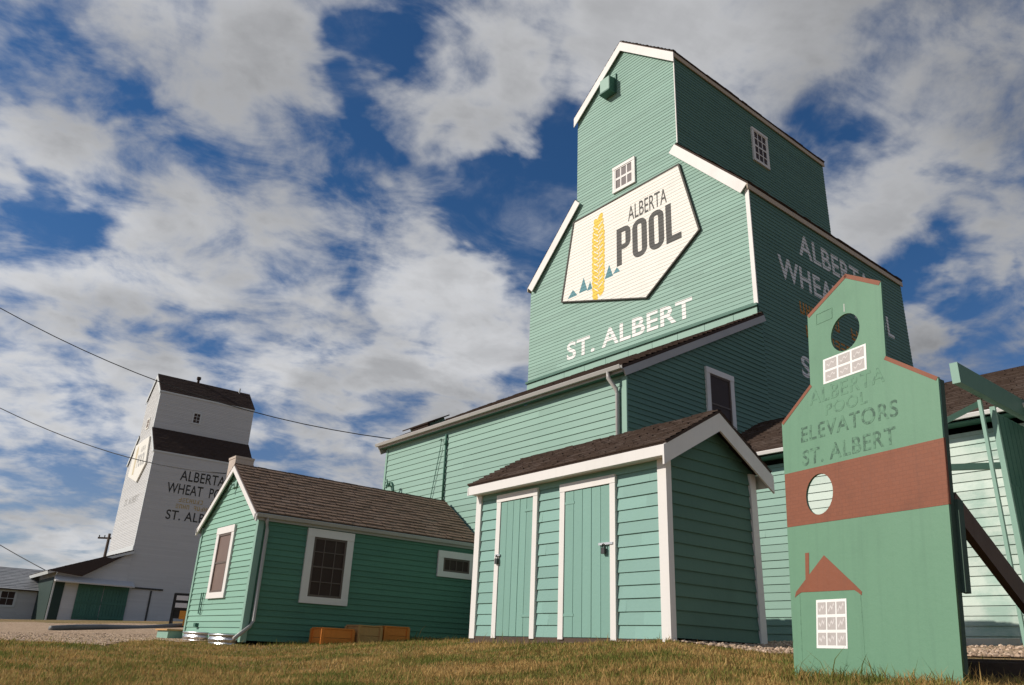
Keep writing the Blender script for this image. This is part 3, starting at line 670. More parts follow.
# green sliding double door under a canopy
mb = MB()
for a, b in ((-3.42, -1.56), (-1.53, .3)):
    k = a
    while k < b-.05: mb.pbox(pr(.05), k+.005, min(k+.23, b)-.005, ZG+.02, 3.72, .04, .08); k += .23
    for z in (ZG+.15, 2.3, 3.5): mb.pbox(pr(.05), a, b, z, z+.16, .081, .11)
dr = mb.build('double_door', M['dark_green'], ge, dz=ZG)
mb = MB(); mb.hexa([(.06, -5.2, 3.86), (.9, -5.2, 3.70), (.9, .5, 3.66), (.06, .5, 3.84), (.06, -5.2, 4.22), (.92, -5.2, 3.80), (.92, .5, 3.76), (.06, .5, 4.16)]); mb.build('door_canopy', M['greywood'], ge, dz=ZG)
mb = MB(); mb.pbox(pr(0), .5, 2.9, 3.66, 3.78, .03, .12); mb.pbox(pr(0), 1.95, 2.08, ZG, 3.6, .03, .07); mb.build('door_track', M['hinge'], ge, dz=ZG)

# ------------------------------------------------------------------ low grey building at the far left
rA = ray(46, 617)
FL_ = Frame(rA.x*78, rA.y*78, 51.4); zl = 1.1
lb = FL_.thing('storage_building', zl, label='long low grey storage building with one dark window at far left', cat='building')
prof = [(-7, zl), (0, zl), (0, 3.3), (-3.5, 4.95), (-7, 3.3)]
mb = MB(); siding(mb, pr(0), [(-14, zl-.6), (0, zl-.6), (0, 3.3), (-14, 3.3)], zl-.6, .2, .02); siding(mb, pback(0), prof, zl, .2, .02); mb.prism(pleft(-7), [(-14, zl), (0, zl), (0, 3.3), (-14, 3.3)], -.02, 0); mb.prism(lambda a, z, o: (a, -14-o, z), prof, 0, .02); mb.build('wall', M['greywood'], lb, dz=zl)
M['greyroof'] = mat('pale_grey_roofing', (.34, .345, .36), .7, .15, .3, .8, col2=(.28, .29, .30), spec=.2)
roof_part(lb, [slope_pl(.35, 3.22, -3.5, 5.08), slope_pl(-7.35, 3.22, -3.5, 5.08)], -14.3, .25, M['greyroof'], .3, .8, .03, .08, zl, edge_m=M['shingle_dark'])
window(pr(0), -3.75, -2.45, 1.85, 3.2, .14, 2, 2, lb, M['greytrim'], M['pane_dark'], dz=zl)

# ------------------------------------------------------------------ outhouse
ZO = .2
oh = FO.thing('outhouse', ZO, label='small mint green double outhouse with two white framed plank doors', cat='outhouse')
OW, OD = 3.96, 1.80
rv = .158
mb = MB(); siding(mb, pf, [(-OW, .05), (0, .05), (0, 2.52), (-OW, 2.52)], .235, rv, .018, board=1.9)
mb.build('front_wall', M['mint_outhouse'], oh, dz=ZO)
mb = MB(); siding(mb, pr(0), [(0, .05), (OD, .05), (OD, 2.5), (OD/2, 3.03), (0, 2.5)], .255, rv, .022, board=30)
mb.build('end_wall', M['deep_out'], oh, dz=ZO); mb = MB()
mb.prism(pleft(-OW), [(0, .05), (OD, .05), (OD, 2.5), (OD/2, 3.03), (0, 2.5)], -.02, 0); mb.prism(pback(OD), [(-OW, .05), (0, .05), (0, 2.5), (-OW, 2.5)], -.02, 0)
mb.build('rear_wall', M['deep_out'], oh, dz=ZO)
mb = MB()
mb.pbox(pf, -.10, .045, .20, 2.45, 0, .045); mb.pbox(pr(0), -.043, .055, .20, 2.47, 0, .0445)
mb.pbox(pf, -OW-.045, -OW+.085, .20, 2.45, 0, .045); mb.pbox(pr(0), OD-.09, OD+.04, .22, 2.47, 0, .044)
mb.build('corner_board', M['white'], oh, dz=ZO)
for (a0, a1, z1, kx, ks) in ((-3.44, -2.45, 2.325, -3.36, 1), (-1.945, -.845, 2.30, -1.045, -1)):
    cs = .10
    mb = MB(); mb.pbox(pf, a0, a0+cs, .21, z1, 0, .05); mb.pbox(pf, a1-cs, a1, .21, z1, 0, .05); mb.pbox(pf, a0-.004, a1+.004, z1-.11, z1+.002, 0, .055)
    fr_ = mb.build('door_frame', M['white'], oh, dz=ZO)
    mb = MB(); n = 5; i0, i1 = a0+cs+.008, a1-cs-.008
    for k in range(n): mb.pbox(pf, i0+(i1-i0)*k/n+.004, i0+(i1-i0)*(k+1)/n-.004, .24, z1-.12, .0, .036 + random.uniform(-.003, .003))
    d_ = mb.build('door', M['mint_door'], oh, dz=ZO)
    mb = MB()
    mb.pbox(pf, kx-.10 if ks < 0 else kx-.05, kx+.16 if ks < 0 else kx+.06, 1.385, 1.415, .03, .062)
    mb.build('hasp', M['steel'], d_, dz=ZO)
    mb = MB(); mb.pbox(pf, kx-.028, kx+.032, 1.27, 1.35, .05, .085); mb.tube([(kx-.02, -.068, 1.35), (kx-.02, -.068, 1.385), (kx+.0, -.068, 1.40), (kx+.024, -.068, 1.385), (kx+.024, -.068, 1.35)], .008, 6); mb.build('padlock', M['hinge'], d_, dz=ZO)
    mb = MB(); hx0, hx1 = (a1-cs-.20, a1-cs+.03) if ks > 0 else (a0+cs-.03, a0+cs+.20)
    for z in (.5, 2.0): mb.pbox(pf, hx0, hx1, z, z+.035, .03, .044)
    mb.build('hinge', M['mint_door'], d_, dz=ZO)
mb = MB(); mb.box(-OW-.03, .03, -.03, OD+.03, -.1, .232); mb.build('sill_beam', M['timber'], oh, dz=ZO)
ry, rz, ey, ez = OD/2, 3.185, -.22, 2.545
planes = [slope_pl_y(ey, ez, ry, rz), slope_pl_y(OD+.20, ez-.02, ry, rz)]
roof_part(oh, planes, -OW-.08, .21, M['shingle'], .125, .15, .02, .035, ZO, edge_m=M['shingle_dark'])
mb = MB()
ch = chevron([(ey-.03, ez-.01), (ry, rz), (OD+.24, ez-.03)], .042, .29)
mb.prism(pr(0), ch, .175, .202); mb.build('bargeboard', M['white'], oh, dz=ZO)
mb = MB(); mb.prism(pr(0), chevron([(ey-.0, ez-.01), (ry, rz), (OD+.24, ez-.03)], .042, .165), -OW-.07, -OW-.043); mb.build('bargeboard', M['white'], oh, dz=ZO)
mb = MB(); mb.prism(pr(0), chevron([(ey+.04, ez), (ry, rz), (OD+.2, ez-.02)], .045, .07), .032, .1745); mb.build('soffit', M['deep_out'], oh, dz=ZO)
mb = MB(); mb.box(-OW-.042, .174, ey+.005, ey+.032, ez-.172, ez-.036); mb.box(-OW-.04, .17, ey+.033, -.006, ez-.16, ez-.14)
mb.build('fascia', M['white'], oh, dz=ZO)
mb = MB(); mb.box(-OW-.04, .174, OD+.155, OD+.175, ez-.25, ez-.056)
mb.build('fascia', M['white'], oh, dz=ZO)

# ------------------------------------------------------------------ office cottage
ZF = .02
of = FF.thing('office_cottage', ZF, label='small dark-sided green office cottage with brown shingle roof and chimney', cat='cottage')
FW, FLn, fe, fp = 3.075, 5.15, 2.25, 3.35
mb = MB(); siding(mb, pf, [(-FW, -.2), (0, -.2), (0, fe), (-FW/2, fp), (-FW, fe)], .03, .108, .017)
mb.build('gable_wall', M['mint_house'], of, dz=ZF)
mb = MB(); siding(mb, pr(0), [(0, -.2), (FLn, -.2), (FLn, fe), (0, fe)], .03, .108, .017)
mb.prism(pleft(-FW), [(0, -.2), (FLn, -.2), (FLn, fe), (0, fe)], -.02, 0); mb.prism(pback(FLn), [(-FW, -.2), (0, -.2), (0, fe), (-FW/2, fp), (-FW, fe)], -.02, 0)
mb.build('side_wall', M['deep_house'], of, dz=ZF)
mb = MB(); mb.pbox(pf, -.07, .03, .0, fe-.02, 0, .034); mb.pbox(pf, -FW-.03, -FW+.06, .0, fe-.02, 0, .034); mb.pbox(pr(0), -.032, .08, 0, fe-.02, 0, .033); mb.build('corner_board', M['mint_trim'], of, dz=ZF)
sl_ = (fp-fe)/(FW/2); oe = .07; up = .09
planes = [slope_pl(oe, fe-sl_*oe+up, -FW/2, fp+up), slope_pl(-FW-oe, fe-sl_*oe+up, -FW/2, fp+up)]
rf = roof_part(of, planes, -.11, FLn+.05, M['cedar'], .13, .17, .02, .04, ZF, edge_m=M['shingle_dark'])
mb = MB(); mb.box(-2.30, -1.92, .02, .42, 2.5, 3.64); mb.box(-2.31, -1.91, .01, .43, 3.641, 3.69); mb.build('chimney', M['brick'], rf, dz=ZF)
mb = MB()
mb.prism(pf, chevron([(oe+.03, fe-sl_*oe+up-.02), (-FW/2, fp+up), (-FW-oe-.03, fe-sl_*oe+up-.02)], .05, .17), .095, .125)
mb.build('rake_board', M['white'], of, dz=ZF)
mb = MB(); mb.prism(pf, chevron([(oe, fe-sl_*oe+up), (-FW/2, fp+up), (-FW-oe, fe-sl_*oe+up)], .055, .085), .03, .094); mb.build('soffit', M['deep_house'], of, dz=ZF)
mb = MB(); zz = fe-sl_*oe+up; mb.box(oe-.03, oe-.006, -.14, FLn+.04, zz-.15, zz-.045); mb.box(.03, oe-.031, -.13, FLn+.04, zz-.14, zz-.125); mb.box(-FW-oe+.006, -FW-oe+.03, -.14, FLn+.04, zz-.15, zz-.045)
mb.build('fascia', M['gutter'], of, dz=ZF)
mb = MB(); gutter(mb, -.12, FLn+.04, oe-.0, zz-.03, .6, 'y', 1); mb.build('gutter', M['gutter'], of, dz=ZF)
mb = MB(); mb.tube([(oe+.03, .10, zz-.08), (oe+.02, .10, zz-.16), (.075, .14, zz-.32), (.07, .14, .36), (.09, .08, .26), (.30, -.25, .05)], .034, 10); mb.build('downspout', M['gutter'], of, dz=ZF, smooth=True)
window(pf, -2.05, -1.10, .78, 2.16, .135, 1, 2, of, M['white'], M['pane_brown'], dz=ZF, depth=.05, sash_m=M['sash'])
window(pr(0), .98, 1.99, .74, 2.12, .15, 3, 4, of, M['white'], M['pane_dark'], dz=ZF, depth=.05, mun=.018, sash_m=M['sash'])
window(pr(0), 4.06, 5.04, 1.49, 2.03, .14, 4, 1, of, M['white'], M['pane_dark'], dz=ZF, depth=.05, mun=.014, sash_m=M['sash'])
mb = MB(); mb.tube([(-2.36, -.04, .9), (-2.36, -.04, .5), (-2.25, -.04, .5), (-2.25, -.04, .9)], .012, 6); mb.box(-2.41, -2.30, -.08, 0, .25, .32); mb.build('conduit', M['dark_green'], of, dz=ZF)
mb = MB(); mb.pbox(pf, -1.67, -1.42, 2.95, 3.06, .02, .05); mb.tube([(-1.55, -.05, 3.02), (-1.55, -.11, 2.97), (-1.59, -.12, 2.88)], .02, 6); mb.build('lamp_bracket', M['mint_trim'], of, dz=ZF)

# ------------------------------------------------------------------ long shed behind the cutout
ZS = .3
FS = Frame(*FT.w(2.24, -3.86)[:2], 51.4)
sh_ = FS.thing('long_shed', ZS, label='long low shed with streaky pale green siding behind the cutout board', cat='shed')
SX0, SX1, SD, SE, SR_ = -1.3, 10.0, 4.8, 3.32, 4.85
mb = MB(); siding(mb, pf, [(SX0, .1), (.65, .1), (.65, SE), (SX0, SE)], .36, .132, .016, board=3)
mb.prism(pleft(SX0), [(0, .1), (SD, .1), (SD, SE), (SD/2, SR_-.1), (0, SE)], -.02, 0)
mb.build('wall', M['mint'], sh_, dz=ZS)
mb = MB(); siding(mb, pf, [(.65, .1), (SX1, .1), (SX1, SE), (.65, SE)], .36, .132, .016, board=2.4)
mb.prism(pr(SX1), [(0, .1), (SD, .1), (SD, SE), (SD/2, SR_-.1), (0, SE)], -.02, 0); mb.prism(pback(SD), [(SX0, .1), (SX1, .1), (SX1, SE), (SX0, SE)], -.02, 0)
o = mb.build('wall', M['pale_streaked'], sh_, dz=ZS); o['label'] = 'streaky whitish stretch of the siding'
planes = [slope_pl_y(-.3, 3.50, SD/2, SR_+.1), slope_pl_y(SD+.3, 3.50, SD/2, SR_+.1)]
roof_part(sh_, planes, SX0-.2, SX1+.2, M['shingle'], .14, .18, .022, .05, ZS, edge_m=M['shingle_dark'])
mb = MB(); gutter(mb, SX0-.2, SX1+.2, -.31, 3.50, .5); mb.build('gutter', M['white'], sh_, dz=ZS)
mb = MB(); mb.box(SX0, SX1, -.29, -.03, 3.405, 3.42); mb.build('soffit', M['dark_green'], sh_, dz=ZS)

# ------------------------------------------------------------------ plank screen in front of the shed
FP = Frame(*FT.w(6.6, -6.24)[:2], 51.4)
ps = FP.thing('plank_screen', .3, label='dark green vertical plank screen on posts beside the pale green shed', cat='screen')
mb = MB()
y = 1.12
while y < 2.25: mb.box(-.03, .0, y+.006, min(y+.15, 2.27)-.006, .55, 2.25); mb.box(-.05, -.025, y+.006, min(y+.15, 2.27)-.006, 2.262, 3.2); y += .15
mb.build('plank_panel', M['dark_green'], ps, dz=.3)
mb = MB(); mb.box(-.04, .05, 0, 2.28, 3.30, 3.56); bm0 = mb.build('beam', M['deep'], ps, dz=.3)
mb = MB(); mb.box(-.042, .052, -.012, -.001, 3.298, 3.562); mb.build('lit_beam_end', M['mint_trim'], bm0, dz=.3)  # sunlight on the beam's end put in as a paler cap
mb = MB(); mb.box(-.10, -.06, .84, .89, .2, 3.3); mb.box(-.055, .01, 1.075, 1.119, .5, 3.25)
mb.build('post', M['mint_trim'], ps, dz=.3)
mb = MB(); mb.box(-.95, -.86, .2, .3, .2, 2.95); mb.build('post', M['mint_trim'], ps, dz=.3)
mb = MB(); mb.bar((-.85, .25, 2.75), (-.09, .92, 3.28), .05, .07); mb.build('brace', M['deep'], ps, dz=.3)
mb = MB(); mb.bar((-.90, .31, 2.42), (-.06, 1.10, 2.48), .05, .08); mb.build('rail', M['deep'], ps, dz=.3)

# ------------------------------------------------------------------ photo cutout board
LEAN, CYAW = 6.78, -65.34
CM = Matrix.Translation((2.584, 4.671, 0)) @ Matrix.Rotation(R(CYAW), 4, 'Z') @ Matrix.Rotation(R(-LEAN), 4, 'X'); CI = CM.inverted()
pc = bpy.data.objects.new('cutout_board', None); COL.objects.link(pc); pc.location = (2.584, 4.671, 0); pc.rotation_euler = (R(-LEAN), 0, R(CYAW))
tag(pc, 'painted plywood grain elevator photo cutout with two face holes', 'photo cutout')
OUT = [(0, -.14), (.005, 1.80), (-.385, 2.08), (-.392, 2.695), (-.715, 2.905), (-1.115, 2.69), (-1.093, 2.07), (-1.40, 1.825), (-1.262, -.14)]
def oval(cx_, cz_, rx, rz, n=28, rot=0.0, rev=False):
    p = []
    for k in range(n):
        t = 2*math.pi*k/n*(-1 if rev else 1); ex, ez = rx*math.cos(t), rz*math.sin(t)
        p.append((cx_ + ex*math.cos(rot)-ez*math.sin(rot), cz_ + ex*math.sin(rot)+ez*math.cos(rot)))
    return p
H1, H2 = oval(-.738, 2.40, .138, .155), oval(-1.018, 1.183, .128, .152)
def sheet(loops, y0, y1, name, material, parent):
    """Flat board with holes, from y0 (front) to y1 (back)."""
    cu = bpy.data.curves.new('tmp', 'CURVE'); cu.dimensions = '2D'; cu.fill_mode = 'BOTH'; cu.extrude = abs(y1-y0)/2
    for lp in loops:
        sp = cu.splines.new('POLY'); sp.points.add(len(lp)-1); sp.use_cyclic_u = True
        for p, q in zip(sp.points, lp): p.co = (q[0], q[1], 0, 1)
    t = bpy.data.objects.new('tmp', cu); COL.objects.link(t)
    me = bpy.data.meshes.new_from_object(t.evaluated_get(bpy.context.evaluated_depsgraph_get()))
    for v in me.vertices: v.co = (v.co.x, (y0+y1)/2 - v.co.z, v.co.y)
    me.name = name; me.materials.clear(); me.materials.append(material)
    bpy.data.objects.remove(t); bpy.data.curves.remove(cu)
    o = bpy.data.objects.new(name, me); COL.objects.link(o); o.parent = parent; return o
panel = sheet([OUT, H1, H2], 0, .016, 'panel', M['board'], pc)
bb = MB()
def stud(p, q, w=.045):
    d = Vector((q[0]-p[0], q[1]-p[1])); n = Vector((-d.y, d.x)).normalized()*w
    bb.prism(lambda a, b, o: (a, o, b), [(p[0], p[1]), (q[0], q[1]), (q[0]+n.x, q[1]+n.y), (p[0]+n.x, p[1]+n.y)], .017, .055)
stud((-.003, 0), (.005, 1.79)); stud((-.06, 1.70), (-.40, 1.94)); stud((-.46, 2.08), (-.463, 2.62)); stud((-1.04, 2.62), (-1.035, 2.1)); stud((-1.215, .0), (-1.345, 1.8)); stud((-.05, .02), (-1.27, .02)); stud((-.06, .97), (-1.3, .97))
bb.build('back_frame', M['board_edge'], pc)
bb = MB(); bb.box(-.01, .025, .056, .10, .45, 1.0); bb.build('back_post', M['board_edge'], pc)
brace_a, brace_b = Vector((2.80, 4.89, 1.0)), Vector((4.05, 5.80, 0.0)); brace_b.z = G(brace_b.x, brace_b.y) - .02
bb = MB(); bb.bar(brace_a, brace_b, .05, .15); bb.build('prop', M['brownwood'], pc, inv=CI)
pcp = lambda a, b, o: (a, -o, b)
# painted work on the panel
band = [(.003, .957), (.007, 1.382), (-1.366, 1.392), (-1.336, .975)]
def brick_red_band():
    m = M['board_red'].copy(); m.name = 'painted_brick_band'; N = NT(m.node_tree)
    bs = [n for n in N.n if n.type == 'BSDF_PRINCIPLED'][0]; src = bs.inputs['Base Color'].links[0].from_socket
    oc = N.new('ShaderNodeTexCoord').outputs['Object']; sp = N.new('ShaderNodeSeparateXYZ'); N.l.new(oc, sp.inputs[0])
    cbn = N.new('ShaderNodeCombineXYZ'); N.l.new(sp.outputs[0], cbn.inputs[0]); N.l.new(sp.outputs[2], cbn.inputs[1])
    br = N.new('ShaderNodeTexBrick'); N.l.new(cbn.outputs[0], br.inputs[0]); br.inputs['Scale'].default_value = 9.0; br.inputs['Mortar Size'].default_value = .02
    for k, v in (('Color1', 1), ('Color2', .93), ('Mortar', .84)): br.inputs[k].default_value = (v, v, v, 1)
    c = N.mix(1.0, src, br.outputs[0], 'MULTIPLY'); N.l.new(c, bs.inputs['Base Color']); return m
sheet([band, H2], -.0016, -.0004, 'painted_brick_band', brick_red_band(), panel)
tm = MB()
def edge_trim(p, q, w=.028):
    d = Vector((q[0]-p[0], q[1]-p[1])); n = Vector((-d.y, d.x)).normalized()*w
    tm.prism(pcp, [p, q, (q[0]+n.x, q[1]+n.y), (p[0]+n.x, p[1]+n.y)], .0004, .0022)
edge_trim((.005, 1.80), (-.385, 2.08)); edge_trim((-.392, 2.695), (-.715, 2.905), .034); edge_trim((-.715, 2.905), (-1.115, 2.69), .034); edge_trim((-1.093, 2.07), (-1.40, 1.825))
tm.pbox(lambda a, b, o: (a, o, b), .0055, .008, .96, 1.385, -.001, .016)
tm.build('painted_roof_edge', M['board_red'], panel)
def art_window(a0, a1, z0, z1, nx, ny, skew=0.0):
    mb = MB(); q = lambda u, v: (a0 + (a1-a0)*u + skew*(v-.5), z0 + (z1-z0)*v)
    mb.prism(pcp, [q(0, 0), q(1, 0), q(1, 1), q(0, 1)], .0004, .002); o = mb.build('painted_window', M['letter'], panel)
    mb = MB(); sq = MB(); m_ = .055
    for i in range(nx):
        for j in range(ny):
            u0, u1 = (i+m_*1.4)/nx*(1-m_)+m_*.5, (i+1-m_*1.2)/nx*(1-m_)+m_*.5; v0, v1 = (j+m_*2)/ny*(1-m_)+m_*.5, (j+1-m_*1.6)/ny*(1-m_)+m_*.5
            mb.prism(pcp, [q(u0, v0), q(u1, v0), q(u1, v1), q(u0, v1)], .002, .003)
            pts = [(u0 + (u1-u0)*(.14+.72*k/7), v0 + (v1-v0)*(.32 + .36*k/7 + .16*math.sin(k*1.7 + i + j))) for k in range(8)]
            for p_, r_ in zip(pts, pts[1:]): sq.prism(pcp, [q(p_[0], p_[1]-.02), q(r_[0], r_[1]-.02), q(r_[0], r_[1]+.035), q(p_[0], p_[1]+.035)], .003, .0036)
    mb.build('painted_pane', M['paneart'], o); sq.build('painted_squiggle', M['paneart_light'], o)
art_window(-.958, -.550, 2.03, 2.237, 3, 2); art_window(-1.062, -.798, .122, .437, 3, 3)
hs = MB(); hs.prism(pcp, [(-1.262, .462), (-1.235, .478), (-1.20, .495), (-.73, .489), (-.70, .472), (-.672, .452), (-.668, .475), (-.72, .52), (-.985, .738), (-1.25, .50)], .0004, .002)
hs.prism(pcp, [(-1.158, .575), (-1.124, .605), (-1.124, .768), (-1.160, .768)], .0004, .0021); hs.build('painted_house_roof', M['board_red'], panel)
ln = MB()
for p, q in (((-1.218, .48), (-1.195, .0)), ((-.684, .46), (-.664, .0)), ((-.245, 1.36), (-.24, 1.37))): ln.prism(pcp, [p, (p[0]+.005, p[1]), (q[0]+.005, q[1]), q], .0004, .001)
for x0, x1, z0, z1 in ((-1.02, -.86, 2.57, 2.66),):
    for p, q in (((x0, z0), (x1, z0)), ((x1, z0), (x1, z1)), ((x1, z1), (x0, z1)), ((x0, z1), (x0, z0))):
        d = Vector((q[0]-p[0], q[1]-p[1])).normalized()*.0035; ln.prism(pcp, [(p[0]-d.y, p[1]+d.x), (q[0]-d.y, q[1]+d.x), (q[0]+d.y, q[1]-d.x), (p[0]+d.y, p[1]-d.x)], .0017, .0024)
ln.build('painted_outline', M['very_faded'], panel)
mk = MB(); mk.prism(pcp, [(-.741, 2.575), (-.735, 2.575), (-.735, 2.645), (-.741, 2.645)], .0004, .001); mk.build('scratch', M['paneart_light'], panel)
for body, a, b, z0_, z1_, m_ in (('ALBERTA', -1.10, -.405, 1.893, 2.012, 'very_faded'), ('POOL', -.945, -.56, 1.772, 1.868, 'very_faded'), ('ELEVATORS', -1.193, -.312, 1.610, 1.735, 'faded'), ('ST. ALBERT', -1.178, -.342, 1.420, 1.545, 'faded')):
    inscribe(pcp, text2d(body, a, b, z0_, z1_, .012, 1.10), M[m_], panel, off=.0015)

# ------------------------------------------------------------------ small things
def wood_box(lx, ly, w, d, h, rot, m_, label, zoff=0):
    p = FF.w(lx, ly); z = G(p.x, p.y) + zoff - .05
    r = empty('wooden_box', (p.x, p.y, z), (0, 0, R(-51.4+rot)), label=label, cat='box', group='wooden boxes by the cottage wall')
    mb = MB(); t = .025
    for k in range(2):
        z0, z1 = h*k/2+.003, h*(k+1)/2-.003
        mb.box(-w/2, -w/2+t, -d/2, d/2, z0, z1); mb.box(w/2-t, w/2, -d/2, d/2, z0, z1); mb.box(-w/2+t, w/2-t, -d/2, -d/2+t, z0, z1); mb.box(-w/2+t, w/2-t, d/2-t, d/2, z0, z1)
    mb.build('box_side', m_, r)
    mb = MB(); mb.box(-w/2-.015, w/2+.015, -d/2-.015, d/2+.015, h, h+.022); mb.build('lid', m_, r)
    mb = MB()
    for sx in (-1, 1):
        for sy in (-1, 1): mb.box(sx*(w/2+.001)-.02+.02*sx, sx*(w/2+.001)+.02+.0*sx, sy*(d/2)-.03, sy*(d/2)+.03, 0, h-.002)
    mb.build('corner_batten', m_, r)
wood_box(.60, 1.47, .40, .62, .30, 0, M['orange'], 'orange stained wooden box, leftmost of the three by the dark cottage wall')
wood_box(.62, 2.10, .42, .48, .325, 4, M['tan'], 'tan weathered wooden box between the two orange boxes', .01)
wood_box(.60, 2.72, .40, .50, .30, -2, M['orange'], 'orange stained wooden box nearest the outhouse')

def window_well(lx, label):
    p = FF.w(lx, -.02); z = G(*FF.w(lx, -.4)[:2]) - .09
    r = empty('window_well', (p.x, p.y, z), (0, 0, R(-51.4)), label=label, cat='window well', group='galvanised window wells under the gable')
    mb = MB(); n, rad = 26, .46; rows = []
    for k in range(13):
        zz_ = -.06 + .30*k/12; rr = rad + .018*math.sin(k*math.pi/2*1.0)
        rows.append([(-rr*math.cos(math.pi*i/n), -.62*rr*math.sin(math.pi*i/n)-.01, zz_) for i in range(n+1)])
    for a, b in zip(rows, rows[1:]):
        for i in range(n): mb.poly([a[i], a[i+1], b[i+1], b[i]])
    bm_ = mb.build('corrugated_shell', M['galv'], r)
    md = bm_.modifiers.new('thickness', 'SOLIDIFY'); md.thickness = .006
    mb = MB(); mb.tube([(-.47*math.cos(math.pi*i/n), -.30*math.sin(math.pi*i/n)-.01, .245) for i in range(n+1)], .014, 6); mb.build('rim', M['galv'], r)
window_well(-2.05, 'corrugated galvanised window well at the cottage corner near the gravel'); window_well(-.62, 'corrugated galvanised window well under the cottage gable window beside downspout')

r = ray(174, 637); d = 19.0; bx = (r.x*d, r.y*d)
st = empty('wooden_step', (bx[0], bx[1], G(*bx)-.02), (0, 0, R(-51.4)), label='low pale green wooden step beside the cottage corner', cat='step')
mb = MB(); mb.box(-.36, .36, -.25, .25, 0, .17); mb.build('step_base', M['mint_trim'], st)
mb = MB(); mb.box(-.40, .40, -.29, .29, .171, .20); mb.build('step_tread', M['tan'], st)

# black rack with panels beyond the cottage
r = ray(186, 622); d = 38.0
rk_ = empty('black_rack', (r.x*d, r.y*d, G(r.x*d, r.y*d)-.05), (0, 0, R(12)), label='black metal rack with pale panels standing behind the cottage corner', cat='rack')
mb = MB()
for x in (-.62, 0, .62): mb.box(x-.05, x+.05, -.05, .05, .1, 1.42)
for z in (.45, .78, 1.08, 1.38): mb.box(-.64, .64, -.045, .045, z-.05, z+.05)
for x in (-.6, .6): mb.bar((x, .35, 0), (x, 0, .9), .05, .05)
mb.box(-.6, .6, .0, .03, .4, 1.4)
mb.build('frame', M['black'], rk_)
mb = MB()
for x in (-.57, .05):
    for z in (.82, 1.12): mb.box(x+.02, x+.5, -.06, -.001, z+.02, z+.21)
mb.build('pale_panel', M['plastic_white'], rk_)
mb = MB(); mb.box(-.3, .58, -.12, .05, .38, .72); mb.box(-.1, .5, -.2, .02, .12, .37); mb.build('amber_load', M['amber'], rk_)

# long grey pipe on the gravel
pa, pb = ray(51, 627.5), ray(200, 623); da, db = 30.0, 40.0
mb = MB(); A_, B_ = Vector((pa.x*da, pa.y*da, 0)), Vector((pb.x*db, pb.y*db, 0))
pts = []
for k in range(9):
    q = A_.lerp(B_, k/8); pts.append((q.x, q.y, G(q.x, q.y) + .07 + .03*math.sin(k*1.1)))
mb.tube(pts, .085, 12)
tag(mb.build('drain_pipe', M['greypipe'], smooth=True), 'long grey pipe lying across the gravel yard', 'pipe')

# utility pole behind the grey elevator
r = ray(97, 590); d = 92.0; rt = ray(103.5, 533)
up_ = empty('utility_pole', (r.x*d, r.y*d, G(r.x*d, r.y*d)), label='wooden utility pole with crossarm behind the grey drive shed', cat='utility pole')
b0 = Vector((0, 0, 0)); top = rt.z*d - up_.location.z
mb = MB(); mb.tube([(0, 0, 0), (0, 0, top)], [.19, .13], 10); mb.build('pole', M['pole'], up_, smooth=True)
mb = MB(); mb.box(-1.1, 1.1, -.07, .07, top-.55, top-.38); mb.build('crossarm', M['pole'], up_)
mb = MB()
for x in (-1.0, -.45, .45, 1.0): mb.tube([(x, 0, top-.38), (x, 0, top-.18)], [.05, .06], 8)
mb.build('insulator', M['hinge'], up_)

def wire(knots, rad, label, n=14):
    """knots: (px, py, horizontal distance); a sagging line through three surveyed points."""
    P3 = [ray(x, y)*d for x, y, d in knots]; pts = []
    t1 = (P3[1]-P3[0]).length/((P3[1]-P3[0]).length + (P3[2]-P3[1]).length)
    for k in range(-6, n+1):
        t = k/n
        L0 = (t-t1)*(t-1)/((0-t1)*(0-1)); L1 = t*(t-1)/(t1*(t1-1)); L2 = t*(t-t1)/(1*(1-t1)); pts.append(P3[0]*L0 + P3[1]*L1 + P3[2]*L2)
    mb = MB(); mb.tube(pts, rad, 6); return tag(mb.build('overhead_cable', M['cable'], smooth=True), label, 'cable', 'overhead cables')
eave_pt = FT.w(-9.3, EY-.05, EZ-.1); 
wire([(0, 308, 27), (200, 396, 24.5), (392, 439, math.hypot(eave_pt.x, eave_pt.y))], .014, 'black overhead cable running to the drive shed eave, topmost of the cables')
wire([(0, 408, 27), (120, 455, 24), (226, 473.5, 21.0)], .013, 'black overhead cable sagging in front of the grey elevator to the cottage chimney')
wire([(-60, 508, 90), (0, 545, 85), (45, 570, 80)], .035, 'short black cable low in the sky above the storage building roof')

# timbers and trough at the right edge
def timber(px0, y0, d0, px1, y1, d1, h, w, m_, name, label, cat, group=None):
    a, b = ray(px0, y0)*d0, ray(px1, y1)*d1
    za, zb_ = G(a.x, a.y), G(b.x, b.y)
    mb = MB(); mb.bar((a.x, a.y, za+h*.42), (b.x, b.y, zb_+h*.42), w, h)
    o = mb.build(name, m_); md = o.modifiers.new('edge', 'BEVEL'); md.width = .008; md.segments = 2
    return tag(o, label, cat, group)
timber(950, 664, 6.9, 1075, 672, 6.7, .10, .14, M['timber'], 'landscape_timber', 'dark weathered timber edging the gravel, beside the cutout board', 'timber', 'dark edging timbers')
timber(955, 672, 6.1, 1085, 680, 6.0, .11, .14, M['timber'], 'landscape_timber', 'dark weathered timber nearest the camera in the lawn by the cutout', 'timber', 'dark edging timbers')
timber(955, 643, 11.4, 1013, 640, 12.0, .10, .22, M['gutter'], 'drain_trough', 'grey metal drain trough on gravel below the pale shed wall', 'trough')

